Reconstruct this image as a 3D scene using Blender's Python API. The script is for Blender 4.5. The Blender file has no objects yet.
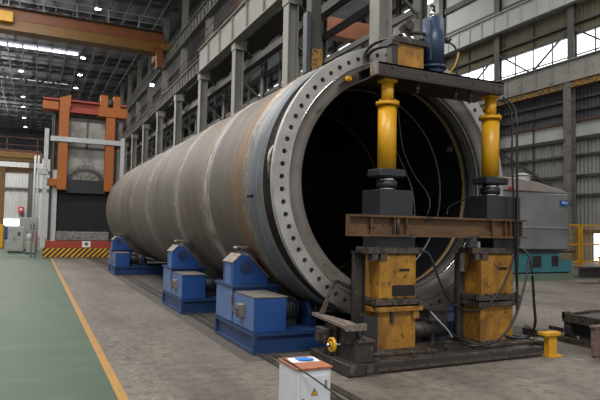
import bpy, bmesh, math, random
from mathutils import Vector, Matrix
random.seed(7)
C = bpy.context.scene.collection
SC = bpy.context.scene
PI = math.pi

# ------------------------------------------------------------------ camera
YAW, PITCH, ROLL, FPX, CAMZ = math.radians(25.37), math.radians(2.985), math.radians(-1.15), 560.0, 1.8
_f = Vector((math.sin(YAW)*math.cos(PITCH), math.cos(YAW)*math.cos(PITCH), math.sin(PITCH)))
_r = Vector((math.cos(YAW), -math.sin(YAW), 0)); _u = _r.cross(_f)
R_ = _r*math.cos(ROLL)-_u*math.sin(ROLL); U_ = _u*math.cos(ROLL)+_r*math.sin(ROLL)
cd = bpy.data.cameras.new('camera'); cam = bpy.data.objects.new('camera', cd); C.objects.link(cam)
cd.sensor_width = 36; cd.lens = FPX/600*36; cd.clip_end = 400
M = Matrix.Identity(4)
for i in range(3):
    M[i][0], M[i][1], M[i][2] = R_[i], U_[i], -_f[i]
M[2][3] = CAMZ
cam.matrix_world = M; SC.camera = cam
cd.dof.use_dof = True; cd.dof.focus_distance = 9.0; cd.dof.aperture_fstop = 3.6

def at(px, py, Y):
    """the world point on the upright plane y = Y seen at photo point (px, py)"""
    d = _f + R_*((px-300)/FPX) + U_*((200-py)/FPX)
    t = Y/d.y
    return Vector((d.x*t, Y, CAMZ+d.z*t))

# ------------------------------------------------------------------ materials
def lin(h):
    h = h.lstrip('#'); o = []
    for i in (0, 2, 4):
        c = int(h[i:i+2], 16)/255
        o.append(c/12.92 if c <= .04045 else ((c+.055)/1.055)**2.4)
    return (*o, 1)

class NT:
    def __init__(s, name):
        s.m = bpy.data.materials.new(name); s.m.use_nodes = True
        s.t = s.m.node_tree; s.b = s.t.nodes['Principled BSDF']
        s.co = s.n('ShaderNodeTexCoord').outputs['Object']
    def n(s, ty, **kw):
        x = s.t.nodes.new(ty)
        for k, v in kw.items(): setattr(x, k, v)
        return x
    def l(s, a, b): s.t.links.new(a, b)
    def noise(s, scale, detail=5, rough=.6, stretch=None, co=None):
        x = s.n('ShaderNodeTexNoise'); x.inputs['Scale'].default_value = scale
        x.inputs['Detail'].default_value = detail; x.inputs['Roughness'].default_value = rough
        c = co or s.co
        if stretch:
            mp = s.n('ShaderNodeMapping'); mp.inputs['Scale'].default_value = stretch
            s.l(c, mp.inputs[0]); c = mp.outputs[0]
        s.l(c, x.inputs['Vector']); return x.outputs['Fac']
    def ramp(s, fac, stops, interp='LINEAR'):
        x = s.n('ShaderNodeValToRGB'); e = x.color_ramp.elements; x.color_ramp.interpolation = interp
        e[0].position, e[0].color = stops[0][0], stops[0][1]
        e[1].position, e[1].color = stops[-1][0], stops[-1][1]
        for p, c in stops[1:-1]:
            k = e.new(p); k.color = c
        s.l(fac, x.inputs[0]); return x.outputs[0]
    def mix(s, fac, a, b, mode='MIX'):
        x = s.n('ShaderNodeMix', data_type='RGBA', blend_type=mode)
        for v, i in ((fac, 0), (a, 6), (b, 7)):
            if hasattr(v, 'node'): s.l(v, x.inputs[i])
            else: x.inputs[i].default_value = v
        return x.outputs[2]
    def math(s, op, a, b=0, c=0):
        x = s.n('ShaderNodeMath', operation=op)
        for v, i in ((a, 0), (b, 1), (c, 2)):
            if hasattr(v, 'node'): s.l(v, x.inputs[i])
            else: x.inputs[i].default_value = v
        return x.outputs[0]
    def sep(s):
        x = s.n('ShaderNodeSeparateXYZ'); s.l(s.co, x.inputs[0]); return x.outputs
    def bump(s, h, strength=.3, dist=.02):
        x = s.n('ShaderNodeBump'); x.inputs['Strength'].default_value = strength
        x.inputs['Distance'].default_value = dist
        s.l(h, x.inputs['Height']); s.l(x.outputs[0], s.b.inputs['Normal'])
    def done(s, col=None, rough=.6, metal=0.0):
        if col is not None:
            if hasattr(col, 'node'): s.l(col, s.b.inputs['Base Color'])
            else: s.b.inputs['Base Color'].default_value = col
        if hasattr(rough, 'node'): s.l(rough, s.b.inputs['Roughness'])
        else: s.b.inputs['Roughness'].default_value = rough
        s.b.inputs['Metallic'].default_value = metal
        return s.m

BW = ((0, 0, 0, 1), (1, 1, 1, 1))
def worn(name, a, b=None, wear=None, scale=3, amt=.55, rough=.6, metal=0.0, bump=.12, stretch=None, fine=None):
    """paint or steel: two tones in broad clouds, plus worn or rusty spots with an edge"""
    t = NT(name); A = lin(a); B = lin(b or a)
    n1 = t.noise(scale, 6, .65, stretch)
    col = t.ramp(n1, [(.32, A), (.7, B)])
    if wear:
        n2 = t.noise(fine or scale*5, 7, .7, stretch)
        k = t.ramp(n2, [(amt, BW[0]), (min(.99, amt+.07), BW[1])])
        col = t.mix(k, col, lin(wear))
    t.bump(t.noise(scale*9, 4, .6), bump, .01)
    r = t.math('MULTIPLY_ADD', n1, .25, rough-.12)
    return t.done(col, r, metal)

def plain(name, a, rough=.6, metal=0.0): 
    t = NT(name); n = t.noise(6, 4)
    col = t.ramp(n, [(.3, tuple(c*.85 for c in lin(a)[:3])+(1,)), (.7, lin(a))])
    return t.done(col, rough, metal)

def emit(name, col, s):
    t = NT(name); t.b.inputs['Emission Color'].default_value = lin(col); t.b.inputs['Emission Strength'].default_value = s
    return t.done(lin(col), .5)

def m_floor():
    t = NT('concrete_floor')
    n1 = t.noise(.35, 7, .7); n2 = t.noise(6, 8, .75); n3 = t.noise(1.1, 5, .6, (1, .25, 1)); n4 = t.noise(1.3, 10, .8); n5 = t.noise(14, 8, .8); n6 = t.noise(5, 6, .7, (.2, 1.6, 1))
    c = t.ramp(n1, [(.3, lin('#59534c')), (.55, lin('#6d665e')), (.75, lin('#777067'))])
    c = t.mix(t.ramp(n3, [(.45, BW[0]), (.66, (.7, .7, .7, 1))]), c, lin('#453f39'))
    c = t.mix(t.ramp(n2, [(.36, (.75, .75, .75, 1)), (.52, BW[0])]), c, lin('#3f3933'))
    c = t.mix(t.ramp(n4, [(.58, BW[0]), (.66, (.75, .75, .75, 1))]), c, lin('#857e76'))
    c = t.mix(t.ramp(n6, [(.6, BW[0]), (.7, (.5, .5, .5, 1))]), c, lin('#7a736b'))
    x = t.sep()[0]
    k = t.math('MAXIMUM', t.math('SUBTRACT', 1, t.math('DIVIDE', t.math('ABSOLUTE', t.math('SUBTRACT', x, 1.2)), .55)), 0)
    m = t.ramp(t.math('MULTIPLY_ADD', k, .09, n5), [(.62, BW[0]), (.7, (.7, .7, .7, 1))])
    c = t.mix(m, c, lin('#98928b'))
    t.bump(n2, .2, .01)
    t.b.inputs['Specular IOR Level'].default_value = .3
    return t.done(c, t.math('MULTIPLY_ADD', n1, .3, .5))
def m_green():
    t = NT('green_floor_paint')
    n1 = t.noise(.6, 7, .7); n2 = t.noise(5, 8, .75); n3 = t.noise(1.7, 6, .7, (.4, 1, 1)); n4 = t.noise(3, 7, .75, (.25, 1.5, 1))
    c = t.ramp(n1, [(.3, lin('#344437')), (.7, lin('#425344'))])
    c = t.mix(t.ramp(n3, [(.5, BW[0]), (.66, (.6, .6, .6, 1))]), c, lin('#4d5a4b'))
    c = t.mix(t.ramp(n4, [(.56, BW[0]), (.66, (.5, .5, .5, 1))]), c, lin('#2f3c32'))
    c = t.mix(t.ramp(n2, [(.66, BW[0]), (.7, (.7, .7, .7, 1))]), c, lin('#67705f'))
    t.b.inputs['Specular IOR Level'].default_value = .3
    return t.done(c, t.math('MULTIPLY_ADD', n1, .25, .5))
def m_shell():
    """rolled plate: brown mill scale and rust in rings round the axis (object y), streaks along each ring"""
    t = NT('rolled_steel_plate')
    n1 = t.noise(1, 6, .65, (.25, 1.1, .25)); n2 = t.noise(1, 8, .7, (1.2, 7, 1.2)); n3 = t.noise(2.2, 7, .7); n4 = t.noise(1, 9, .75, (2.5, 16, 2.5))
    c = t.ramp(n1, [(.28, lin('#3f3935')), (.45, lin('#514942')), (.6, lin('#62584f')), (.75, lin('#4c4038'))])
    c = t.mix(t.ramp(n2, [(.5, BW[0]), (.75, (.55, .55, .55, 1))]), c, lin('#7d756e'))
    c = t.mix(t.ramp(n3, [(.54, BW[0]), (.72, (.55, .55, .55, 1))]), c, lin('#6e4a31'))
    c = t.mix(t.ramp(n4, [(.69, BW[0]), (.73, (.55, .55, .55, 1))]), c, lin('#aaa49d'))
    y = t.sep()[1]
    n5 = t.noise(1, 8, .8, (3.5, 5, 3.5)); n6 = t.noise(.7, 4, .6, (1.4, 2, 1.4))
    def band(yy, w, lo, hi, src, col, amt):
        d = t.math('ABSOLUTE', t.math('SUBTRACT', y, yy))
        k = t.math('MAXIMUM', t.math('SUBTRACT', 1, t.math('DIVIDE', d, w)), 0)
        k = t.math('MINIMUM', t.math('MULTIPLY', k, 2.2), 1)
        m = t.ramp(src, [(lo, BW[0]), (hi, BW[1])])
        return t.mix(t.math('MULTIPLY', t.math('MULTIPLY', k, m), amt), c, lin(col))
    c = band(2.6, .8, .3, .5, n6, '#4e4742', .6)
    c = band(7.0, .9, .3, .55, n6, '#5b534d', .5)
    c = band(1.4, .32, .42, .56, n5, '#84581e', .75)
    c = band(2.05, .25, .45, .6, n5, '#6b4a25', .55)
    c = band(5.1, .3, .46, .6, n5, '#7e5c34', .6)
    c = band(3.35, .3, .40, .6, n5, '#b3ada6', .75)
    c = band(3.75, .12, .40, .6, n5, '#8c6a3c', .7)
    c = band(5.85, .3, .44, .62, n5, '#b0aaa3', .7)
    c = band(6.4, .2, .44, .6, n5, '#54402f', .6)
    c = band(9.6, .4, .44, .6, n5, '#a59f98', .6)
    c = band(12.5, .5, .44, .6, n5, '#9a948d', .5)
    c = band(15.8, .6, .40, .6, n5, '#8b6a4c', .5)
    t.bump(n4, .1, .01)
    return t.done(c, .6, .05)
def m_primer():
    t = NT('grey_primer_band'); n1 = t.noise(1.2, 6, .65, (1, 5, 1)); n2 = t.noise(2.4, 7, .7, (.8, 4, .8)); n3 = t.noise(9, 8, .75, (1, .35, 1))
    c = t.ramp(n1, [(.3, lin('#565a5f')), (.7, lin('#7f8387'))])
    c = t.mix(t.ramp(n2, [(.56, BW[0]), (.68, (.85, .85, .85, 1))]), c, lin('#7a5c31'))
    c = t.mix(t.ramp(n3, [(.64, BW[0]), (.7, BW[1])]), c, lin('#b3b3b2'))
    t.bump(n3, .12, .01)
    return t.done(c, .5, .35)
def m_flange():
    t = NT('machined_flange_steel'); n1 = t.noise(2.2, 6, .65); n2 = t.noise(14, 7, .7); n3 = t.noise(1.3, 4, .5)
    c = t.ramp(n1, [(.3, lin('#918d88')), (.7, lin('#b5b2ae'))])
    c = t.mix(t.ramp(n2, [(.62, BW[0]), (.7, (.7, .7, .7, 1))]), c, lin('#5e564f'))
    c = t.mix(t.ramp(n3, [(.55, BW[0]), (.75, (.4, .4, .4, 1))]), c, lin('#8a7868'))
    t.bump(n2, .06, .005)
    return t.done(c, t.math('MULTIPLY_ADD', n1, .25, .36), .5)
def m_corr(name, a, b, pitch=.3, axis='y', dirt='#6d675e', amt=.45, rough=.6):
    """corrugated cladding: ribs run up the wall, dirt in vertical runs"""
    t = NT(name); s = t.sep(); u = s[1] if axis == 'y' else s[0]
    w = t.math('SINE', t.math('MULTIPLY', u, 2*PI/pitch))
    n1 = t.noise(.5, 6, .65, (1, 1, .3)); n2 = t.noise(1.8, 7, .7, (1, 1, .25))
    c = t.ramp(n1, [(.3, lin(a)), (.7, lin(b))])
    c = t.mix(t.ramp(n2, [(amt, BW[0]), (amt+.3, (.6, .6, .6, 1))]), c, lin(dirt))
    t.bump(w, .6, .03)
    return t.done(c, rough)
def m_yellow_box():
    t = NT('worn_yellow_paint'); n1 = t.noise(2.5, 6, .65); n2 = t.noise(7, 8, .75); n3 = t.noise(3.3, 7, .7, (1, 1, .5)); n4 = t.noise(28, 6, .7)
    c = t.ramp(n1, [(.3, lin('#8a5e18')), (.65, lin('#b07e20'))])
    c = t.mix(t.ramp(n3, [(.44, BW[0]), (.62, (.85, .85, .85, 1))]), c, lin('#6f4a1e'))
    c = t.mix(t.ramp(n2, [(.56, BW[0]), (.64, (.9, .9, .9, 1))]), c, lin('#43311c'))
    c = t.mix(t.ramp(n4, [(.6, BW[0]), (.66, BW[1])]), c, lin('#2c241b'))
    t.bump(n2, .15, .01)
    return t.done(c, .6)
def m_hazard():
    t = NT('hazard_stripes'); s = t.sep()
    u = t.math('FRACT', t.math('DIVIDE', t.math('SUBTRACT', s[0], s[2]), .27))
    k = t.math('GREATER_THAN', u, .5)
    n = t.noise(3, 6, .7)
    c = t.mix(k, lin('#17150f'), lin('#c9951f'))
    c = t.mix(t.ramp(n, [(.55, BW[0]), (.7, (.6, .6, .6, 1))]), c, lin('#3c3020'))
    return t.done(c, .6)
def m_brick():
    t = NT('scorched_lining'); n1 = t.noise(.8, 6, .7); n2 = t.noise(3, 7, .7)
    br = t.n('ShaderNodeTexBrick'); br.inputs['Scale'].default_value = 3.2
    mp = t.n('ShaderNodeMapping'); mp.inputs['Rotation'].default_value = (PI/2, 0, 0); t.l(t.co, mp.inputs[0]); t.l(mp.outputs[0], br.inputs[0])
    br.inputs['Color1'].default_value = lin('#a5a29d'); br.inputs['Color2'].default_value = lin('#98948f'); br.inputs['Mortar'].default_value = lin('#5c5955')
    br.inputs['Mortar Size'].default_value = .012
    c = t.mix(t.ramp(n1, [(.4, BW[0]), (.68, (.85, .85, .85, 1))]), br.outputs[0], lin('#4a4540'))
    c = t.mix(t.ramp(n2, [(.6, BW[0]), (.7, (.6, .6, .6, 1))]), c, lin('#a5a29d'))
    return t.done(c, .8)
def m_tarp():
    t = NT('grey_tarpaulin'); n1 = t.noise(.7, 5, .6); n2 = t.noise(1.6, 6, .65, (1, 1, .35))
    c = t.ramp(n1, [(.3, lin('#706f70')), (.7, lin('#878686'))])
    t.bump(n2, .5, .12)
    return t.done(c, .5)

MT = {
 'floor': m_floor(), 'green': m_green(), 'shell': m_shell(), 'primer': m_primer(), 'flange': m_flange(),
 'line': worn('yellow_line_paint', '#8c6420', '#a0772a', '#6a6359', 2.5, .54, .65),
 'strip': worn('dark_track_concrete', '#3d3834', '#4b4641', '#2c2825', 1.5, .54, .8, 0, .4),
 'rail': worn('rail_steel', '#4b4640', '#5d564f', '#2a2521', 2, .55, .45, .6),
 'bore': worn('bore_steel', '#7e7b78', '#a09d99', '#c5c3c0', 1.2, .6, .4, .25, .05),
 'lip': worn('dull_lip_steel', '#6a645e', '#827b74', '#4b423a', 1.6, .6, .5, .2, .06),
 'recess': worn('dark_recess_steel', '#1f1c1a', '#35302b', '#55493b', 2, .6, .6, .4),
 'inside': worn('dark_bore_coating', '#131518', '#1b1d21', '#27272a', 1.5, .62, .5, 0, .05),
 'weld': worn('weld_bead', '#77716a', '#a09a92', '#6b5436', 8, .55, .45, .6, .5),
 'gold': worn('rusty_weld_bead', '#7d5f31', '#97773f', '#4a3a26', 7, .55, .5, .3, .5),
 'blue': worn('blue_paint', '#183d78', '#1f4a88', '#5d5348', 1.6, .68, .42, 0, .06, None, 9),
 'blue_dark': worn('deep_blue_paint', '#173259', '#1c3966', '#3a332d', 1.6, .66, .45, 0, .06, None, 9),
 'blue_lit_side': worn('lit_side_blue_paint', '#45618d', '#566f99', '#6b5d52', 1.6, .68, .45, 0, .06, None, 9),  # lighter copy of the blue: side light painted onto the left faces
 'rustgrey': worn('rust_grey_steel', '#6f655c', '#857b71', '#5b4331', 3, .52, .6, .3),
 'dusty': worn('dusty_steel_top', '#58544f', '#6b6660', '#443b33', 3, .58, .65, .1),
 'motor': worn('dark_motor_casting', '#35363b', '#484a50', '#51483d', 5, .62, .5, .3),
 'press_dark': worn('oily_dark_steel', '#2a2623', '#3a3430', '#5f544a', 2.2, .57, .5, .05),
 'press_brown': worn('brown_oily_steel', '#433931', '#574b42', '#2a221c', 3, .5, .55, .05),
 'cross': worn('black_brown_steel', '#2f2826', '#3d3431', '#574b44', 2.2, .6, .5, .1),
 'slate': worn('slate_block_paint', '#222327', '#2e2f33', '#574b40', 2.5, .66, .5, .1),
 'beam_rust': worn('rusty_beam_steel', '#4a3420', '#6c4e30', '#30241a', 1.8, .56, .7, .05, .2, (1, 1, 1.6), 5),
 'ybox': m_yellow_box(),
 'yellow': worn('yellow_cylinder_paint', '#c08a10', '#cf9a1a', '#6b4e1c', 2.5, .72, .38, 0, .03, None, 14),
 'yellow2': worn('safety_yellow_paint', '#bd8a14', '#cf9a22', '#5b4119', 4, .64, .5),
 'chrome': plain('chrome_steel', '#c4c6c8', .18, 1.0),
 'navy': worn('navy_tank_paint', '#1f2d42', '#2b3d57', '#70767d', 2, .62, .4, .2, .03, (1, 1, .3)),  # pale upright streaks paint highlights onto the tank
 'rubber': plain('black_rubber', '#15151a', .45),
 'white_box': worn('chipped_white_enamel', '#b9bcc0', '#c9cccf', '#7d6a5b', 3, .66, .5, 0, .05, None, 10),
 'rust_top': worn('rust_red_plate', '#8a5238', '#9c6246', '#5c3a28', 5, .6, .75),
 'paper': plain('paper', '#d9dbde', .7), 'glove': plain('blue_cloth', '#2c78c8', .7),
 'sign_yellow': plain('warning_yellow', '#d9a319', .5), 'black': plain('black_paint', '#101010', .55),
 'sign_blue': plain('blue_sign', '#1f58a8', .5), 'white': plain('white_paint', '#dcdcda', .5),
 'col': worn('pale_column_paint', '#7a7871', '#908e86', '#5c574e', .9, .6, .6, 0, .04, (1, 1, .3)),
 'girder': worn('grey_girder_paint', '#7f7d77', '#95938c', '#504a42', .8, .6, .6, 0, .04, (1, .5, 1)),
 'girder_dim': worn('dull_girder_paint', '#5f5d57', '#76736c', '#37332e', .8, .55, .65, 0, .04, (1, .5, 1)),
 'dsteel': worn('dark_grey_steel', '#34332f', '#45433e', '#5a5148', 1, .6, .6, .1),
 'msteel': worn('mid_grey_steel', '#484641', '#5b5852', '#302d28', 1, .6, .6, .1),
 'handrail': worn('rusty_handrail', '#4d2f22', '#65402e', '#33241c', 3, .55, .7),
 'ceil': m_corr('roof_sheet', '#808286', '#92959a', .4, 'y', '#606267', .5),
 'truss': worn('roof_steel', '#5a5b5d', '#6a6b6d', '#6c6c6c', 1, .64, .6),
 'purlin': worn('roof_purlin_steel', '#8a8c90', '#9c9ea2', '#45464a', 1, .6, .6),
 'wall_white': m_corr('white_cladding', '#aeafae', '#bcbdbb', .35, 'x', '#85857f', .5),
 'wall_r': m_corr('grey_cladding', '#7d7c76', '#979690', .3, 'y', '#55524b', .42),
 'wall_dark': m_corr('dark_cladding', '#3f4144', '#4d4f52', .3, 'y', '#33322f', .45),
 'wall_ochre': m_corr('ochre_cladding', '#56523f', '#666149', .3, 'y', '#3f3c32', .45),
 'wall_panel': m_corr('pale_panel', '#a9abaa', '#b9bbb9', 2.4, 'y', '#8f8d86', .55),
 'wall_far': m_corr('far_dark_cladding', '#3a3c3f', '#484a4d', .4, 'x', '#303133', .5),
 'orange': worn('orange_crane_paint', '#6b3a17', '#7b451e', '#6b3c1c', .8, .64, .5, 0, .04),
 'orange_y': worn('yellow_orange_crane_paint', '#694613', '#795518', '#3a2b18', .8, .6, .5, 0, .04),
 'rail_yellow': worn('dirty_yellow_rail', '#8a6420', '#a0762a', '#3b3328', 1.2, .47, .6),
 'orange_dim': worn('dull_orange_crane_paint', '#6b3a1c', '#7d4824', '#38251a', .8, .58, .6),
 'orange_f': worn('orange_furnace_paint', '#8f4a06', '#a1580d', '#4c2f14', .7, .62, .5, 0, .04),
 'red': worn('red_lead_paint', '#8a3222', '#9a3e2c', '#5a352b', 1, .62, .6),
 'redbox': plain('fire_red', '#c02a24', .5),
 'fpanel': m_brick(), 'hazard': m_hazard(),
 'soot': worn('sooty_steel_door', '#1a1a1c', '#242426', '#3a3836', 1, .62, .6),
 'door_black': worn('black_fibre_door', '#0e0e10', '#151517', '#232224', 1.5, .62, .8),
 'soot2': worn('sooty_grey_lining', '#3d3a37', '#56524e', '#2a2826', 2, .55, .9, 0, .5),
 'greysteel': worn('grey_painted_steel', '#a2a4a4', '#b6b8b8', '#6a645d', 1.2, .6, .5, 0, .04),
 'rubble': worn('grey_fibre_seal', '#6d6a66', '#8d8a86', '#4a4642', 2.5, .5, .9, 0, .8),
 'beige': worn('beige_cabinet_paint', '#8f918a', '#a2a49c', '#5f5e57', 2, .6, .5),
 'teal': worn('turquoise_machine_paint', '#3d7780', '#4a868e', '#4f5c5c', 1.2, .64, .5),
 'tarp': m_tarp(), 'pinktarp': worn('dusty_pink_sheet', '#8d817c', '#9f938d', '#8b7d76', 1, .6, .7, 0, .4),
 'timber': worn('pale_timber', '#a58d68', '#bba37c', '#7d6a4e', 2, .55, .8),
 'maroon': worn('maroon_flaking_paint', '#57423d', '#75605a', '#a39a94', 4, .6, .7),
 'container': worn('blue_container', '#1f4477', '#2a5590', '#555049', 1, .65, .5),
 'lampglow': emit('lamp_glow', '#eef4ff', 40), 'sky_glow': emit('skylight_glow', '#f2f6ff', 5.0), 'win_glow': emit('window_glow', '#eef3fa', 3.2),
}

# ------------------------------------------------------------------ mesh builder
class MB:
    def __init__(s): s.b = bmesh.new()
    def _add(s, t, mat=None):
        if mat is not None: bmesh.ops.transform(t, matrix=mat, verts=t.verts)
        me = bpy.data.meshes.new('tmp'); t.to_mesh(me); t.free(); s.b.from_mesh(me); bpy.data.meshes.remove(me)
        return s
    def box(s, x0, x1, y0, y1, z0, z1, bev=0.0, mat=None):
        t = bmesh.new(); bmesh.ops.create_cube(t, size=1)
        for v in t.verts:
            v.co = Vector(((x0+x1)/2+v.co.x*abs(x1-x0), (y0+y1)/2+v.co.y*abs(y1-y0), (z0+z1)/2+v.co.z*abs(z1-z0)))
        if bev: bmesh.ops.bevel(t, geom=t.edges[:], offset=bev, segments=1, affect='EDGES')
        return s._add(t, mat)
    def prism(s, pts, d0, d1, axis='y', bev=0.0):
        """polygon in the plane square to axis, extruded from d0 to d1; pts are (x,z) for y, (y,z) for x, (x,y) for z"""
        def P(a, b, d): return {'y': (a, d, b), 'x': (d, a, b), 'z': (a, b, d)}[axis]
        t = bmesh.new(); A = [t.verts.new(P(a, b, d0)) for a, b in pts]; B = [t.verts.new(P(a, b, d1)) for a, b in pts]
        t.faces.new(A); t.faces.new(B[::-1]); n = len(pts)
        for i in range(n): t.faces.new((A[i], B[i], B[(i+1) % n], A[(i+1) % n]))
        bmesh.ops.recalc_face_normals(t, faces=t.faces[:])
        if bev: bmesh.ops.bevel(t, geom=t.edges[:], offset=bev, segments=1, affect='EDGES')
        return s._add(t)
    def cyl(s, p0, p1, r, n=24, r2=None, cap=True):
        p0, p1 = Vector(p0), Vector(p1); d = p1-p0; L = d.length
        t = bmesh.new(); bmesh.ops.create_cone(t, cap_ends=cap, segments=n, radius1=r, radius2=r if r2 is None else r2, depth=L)
        for f in t.faces: f.smooth = len(f.verts) == 4
        q = d.to_track_quat('Z', 'Y').to_matrix().to_4x4()
        return s._add(t, Matrix.Translation((p0+p1)/2) @ q)
    def ball(s, p, r, sc=(1, 1, 1), n=12):
        t = bmesh.new(); bmesh.ops.create_uvsphere(t, u_segments=n, v_segments=max(6, n//2), radius=r)
        for f in t.faces: f.smooth = True
        return s._add(t, Matrix.Translation(p) @ Matrix.Diagonal((*sc, 1)))
    def lathe(s, prof, centre, axis='y', n=96, closed=False, smooth=True):
        """prof: (radius, distance along axis)"""
        t = bmesh.new(); cx, cy, cz = centre; rings = []
        for r, d in prof:
            ring = []
            for i in range(n):
                a = 2*PI*i/n; u, v = r*math.cos(a), r*math.sin(a)
                ring.append(t.verts.new({'y': (cx+u, cy+d, cz+v), 'z': (cx+u, cy+v, cz+d), 'x': (cx+d, cy+u, cz+v)}[axis]))
            rings.append(ring)
        m = len(rings)
        for k in range(m if closed else m-1):
            a, b = rings[k], rings[(k+1) % m]
            for i in range(n):
                f = t.faces.new((a[i], a[(i+1) % n], b[(i+1) % n], b[i])); f.smooth = smooth
        bmesh.ops.recalc_face_normals(t, faces=t.faces[:])
        return s._add(t)
    def tube(s, pts, r, n=8, smooth=2):
        pts = [Vector(p) for p in pts]
        for _ in range(smooth):
            q = [pts[0]]
            for a, b in zip(pts, pts[1:]): q += [a*.75+b*.25, a*.25+b*.75]
            pts = q+[pts[-1]]
        t = bmesh.new(); rings = []; up = Vector((0, 0, 1))
        for i, p in enumerate(pts):
            d = (pts[min(i+1, len(pts)-1)]-pts[max(i-1, 0)]).normalized()
            x = d.cross(up)
            if x.length < .1: x = d.cross(Vector((0, 1, 0)))
            x.normalize(); y = d.cross(x)
            rings.append([t.verts.new(p+(x*math.cos(2*PI*k/n)+y*math.sin(2*PI*k/n))*r) for k in range(n)])
        for a, b in zip(rings, rings[1:]):
            for k in range(n):
                f = t.faces.new((a[k], a[(k+1) % n], b[(k+1) % n], b[k])); f.smooth = True
        t.faces.new(rings[0][::-1]); t.faces.new(rings[-1])
        bmesh.ops.recalc_face_normals(t, faces=t.faces[:])
        return s._add(t)
    def bar(s, p0, p1, w, h=None):
        """square bar between two points"""
        h = h or w; p0, p1 = Vector(p0), Vector(p1); d = p1-p0
        t = bmesh.new(); bmesh.ops.create_cube(t, size=1)
        q = d.to_track_quat('Z', 'Y').to_matrix().to_4x4()
        return s._add(t, Matrix.Translation((p0+p1)/2) @ q @ Matrix.Diagonal((w, h, d.length, 1)))
    def ibeam(s, axis, a0, a1, c0, z0, h, w, tf=.04, tw=.03):
        """I-section along x or y; c0 is the middle across"""
        for (u0, u1, v0, v1) in ((c0-w/2, c0+w/2, z0, z0+tf), (c0-w/2, c0+w/2, z0+h-tf, z0+h), (c0-tw/2, c0+tw/2, z0+tf, z0+h-tf)):
            if axis == 'x': s.box(a0, a1, u0, u1, v0, v1)
            else: s.box(u0, u1, a0, a1, v0, v1)
        return s
    def build(s, name, mat, parent=None):
        off = Vector((0, 0, 0)); p = parent
        while p is not None: off += Vector(p.location); p = p.parent
        if off.length: bmesh.ops.translate(s.b, vec=-off, verts=s.b.verts)
        me = bpy.data.meshes.new(name); s.b.to_mesh(me); s.b.free()
        me.materials.append(MT[mat]); o = bpy.data.objects.new(name, me); C.objects.link(o)
        if parent is not None: o.parent = parent
        return o

def tag(o, label, cat, group=None, kind=None):
    if label: o['label'] = label
    if cat: o['category'] = cat
    if group: o['group'] = group
    if kind: o['kind'] = kind
    return o
def thing(name, loc, label, cat, group=None):
    o = bpy.data.objects.new(name, None); C.objects.link(o); o.location = loc; o.empty_display_size = .2
    return tag(o, label, cat, group)
def struct(name, mb, mat):
    o = mb.build(name, mat); o['kind'] = 'structure'; return o
def dup(root, loc, label, rotz=None):
    r = root.copy(); C.objects.link(r); r.location = loc
    if rotz is not None: r.rotation_euler = (0, 0, rotz)
    r['label'] = label
    for ch in list(root.children):
        c = ch.copy(); C.objects.link(c); c.parent = r
        for g in list(ch.children):
            d = g.copy(); C.objects.link(d); d.parent = c
    return r

# ================================================================== THE HALL
XC, XW, YE, ZC = 10.0, 34.0, 132.0, 22.0
struct('floor', MB().box(-30, 36, -14, YE, -.3, 0), 'floor')
struct('trim_1', MB().box(-30, .86, -14, 60, -.02, .004), 'green')
struct('trim_2', MB().box(.865, .965, -14, 60, -.02, .006), 'line')
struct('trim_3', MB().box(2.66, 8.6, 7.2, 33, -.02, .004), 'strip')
struct('trim_4', MB().box(8.0, 34, 15.6, 18.0, -.02, .004), 'green')
for k, x in enumerate((2.98, 3.16)):
    struct(f'trim_{5+k}', MB().box(x-.05, x+.05, 4.6, 33, -.02, .022), 'rail')

# roofs
b = MB().box(-30, XC+2.4, -14, YE, ZC, ZC+.25)
struct('ceiling', b, 'ceil')
struct('ceiling_aisle', MB().box(XC+2.4, XW+1, -14, YE, 26.5, 26.75), 'ceil')
for k in range(17):
    y = 21.5+7*k-7*3
    if y < 14: continue
    b = MB().ibeam('x', -30, XC+1, y, ZC-.95, .35, .3)
    b.ibeam('x', -30, XC+1, y, ZC-.3, .28, .3)
    for j in range(20):
        x = -30+2*j; b.bar((x, y, ZC-.65), (x+1, y, ZC-.25), .1); b.bar((x+1, y, ZC-.25), (x+2, y, ZC-.65), .1)
    struct('roof_truss_beam', b, 'truss')
for k in range(16):
    x = -12+1.45*k
    if x > XC: break
    struct('ceiling_beam', MB().box(x-.06, x+.06, 14, YE, ZC-1.15, ZC-.95), 'truss')
for k in range(34):
    y = 16+3.5*k
    struct('ceiling_beam', MB().box(-28, XC, y-.05, y+.05, ZC-.14, ZC-.02), 'purlin')
# rooflights: strips across the nave roof, one every third bay
for k in (-2, -1, 0, 2, 3):
    y = 36.6+16.8*k
    for x in (-21.5, -13.0, -4.5):
        b = MB()
        for j in range(5): b.box(x+j*1.7, x+j*1.7+1.6, y-.27, y+.27, ZC-.2, ZC-.15)
        o = b.build('window_%d' % (12+k), 'sky_glow'); o['kind'] = 'structure'

# end walls
struct('unseen_wall_left', MB().box(-30.3, -30, -14, YE, 0, 14), 'wall_r')  # unseen wall, added to cut the light coming from the left
struct('unseen_wall_left', MB().box(-30.3, -30, -14, YE, 17, ZC), 'wall_r')
w = MB().box(-30.2, -30.1, -14, YE, 14, 17).build('window_3', 'win_glow'); w['kind'] = 'structure'  # unseen glowing strip, added to send daylight in from the left
struct('wall_back', MB().box(-30, XW+1, YE, YE+.3, 0, 27), 'wall_far')
struct('wall_partition', MB().box(-30, XC-1, 82, 82.3, 0, 10.5), 'wall_white')
for z in (6.2, 8.6):
    struct('trim_7', MB().box(-30, XC-1, 81.8, 82, z, z+.3), 'msteel')
for x in (-6.2, -.55, 4.5):
    struct('column', MB().box(x-.3, x+.3, 81.6, 82, 0, 10.5), 'msteel')
w = MB().box(-3.5, -1.45, 81.9, 82, 1.5, 2.35).build('window_1', 'win_glow'); w['kind'] = 'structure'

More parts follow.
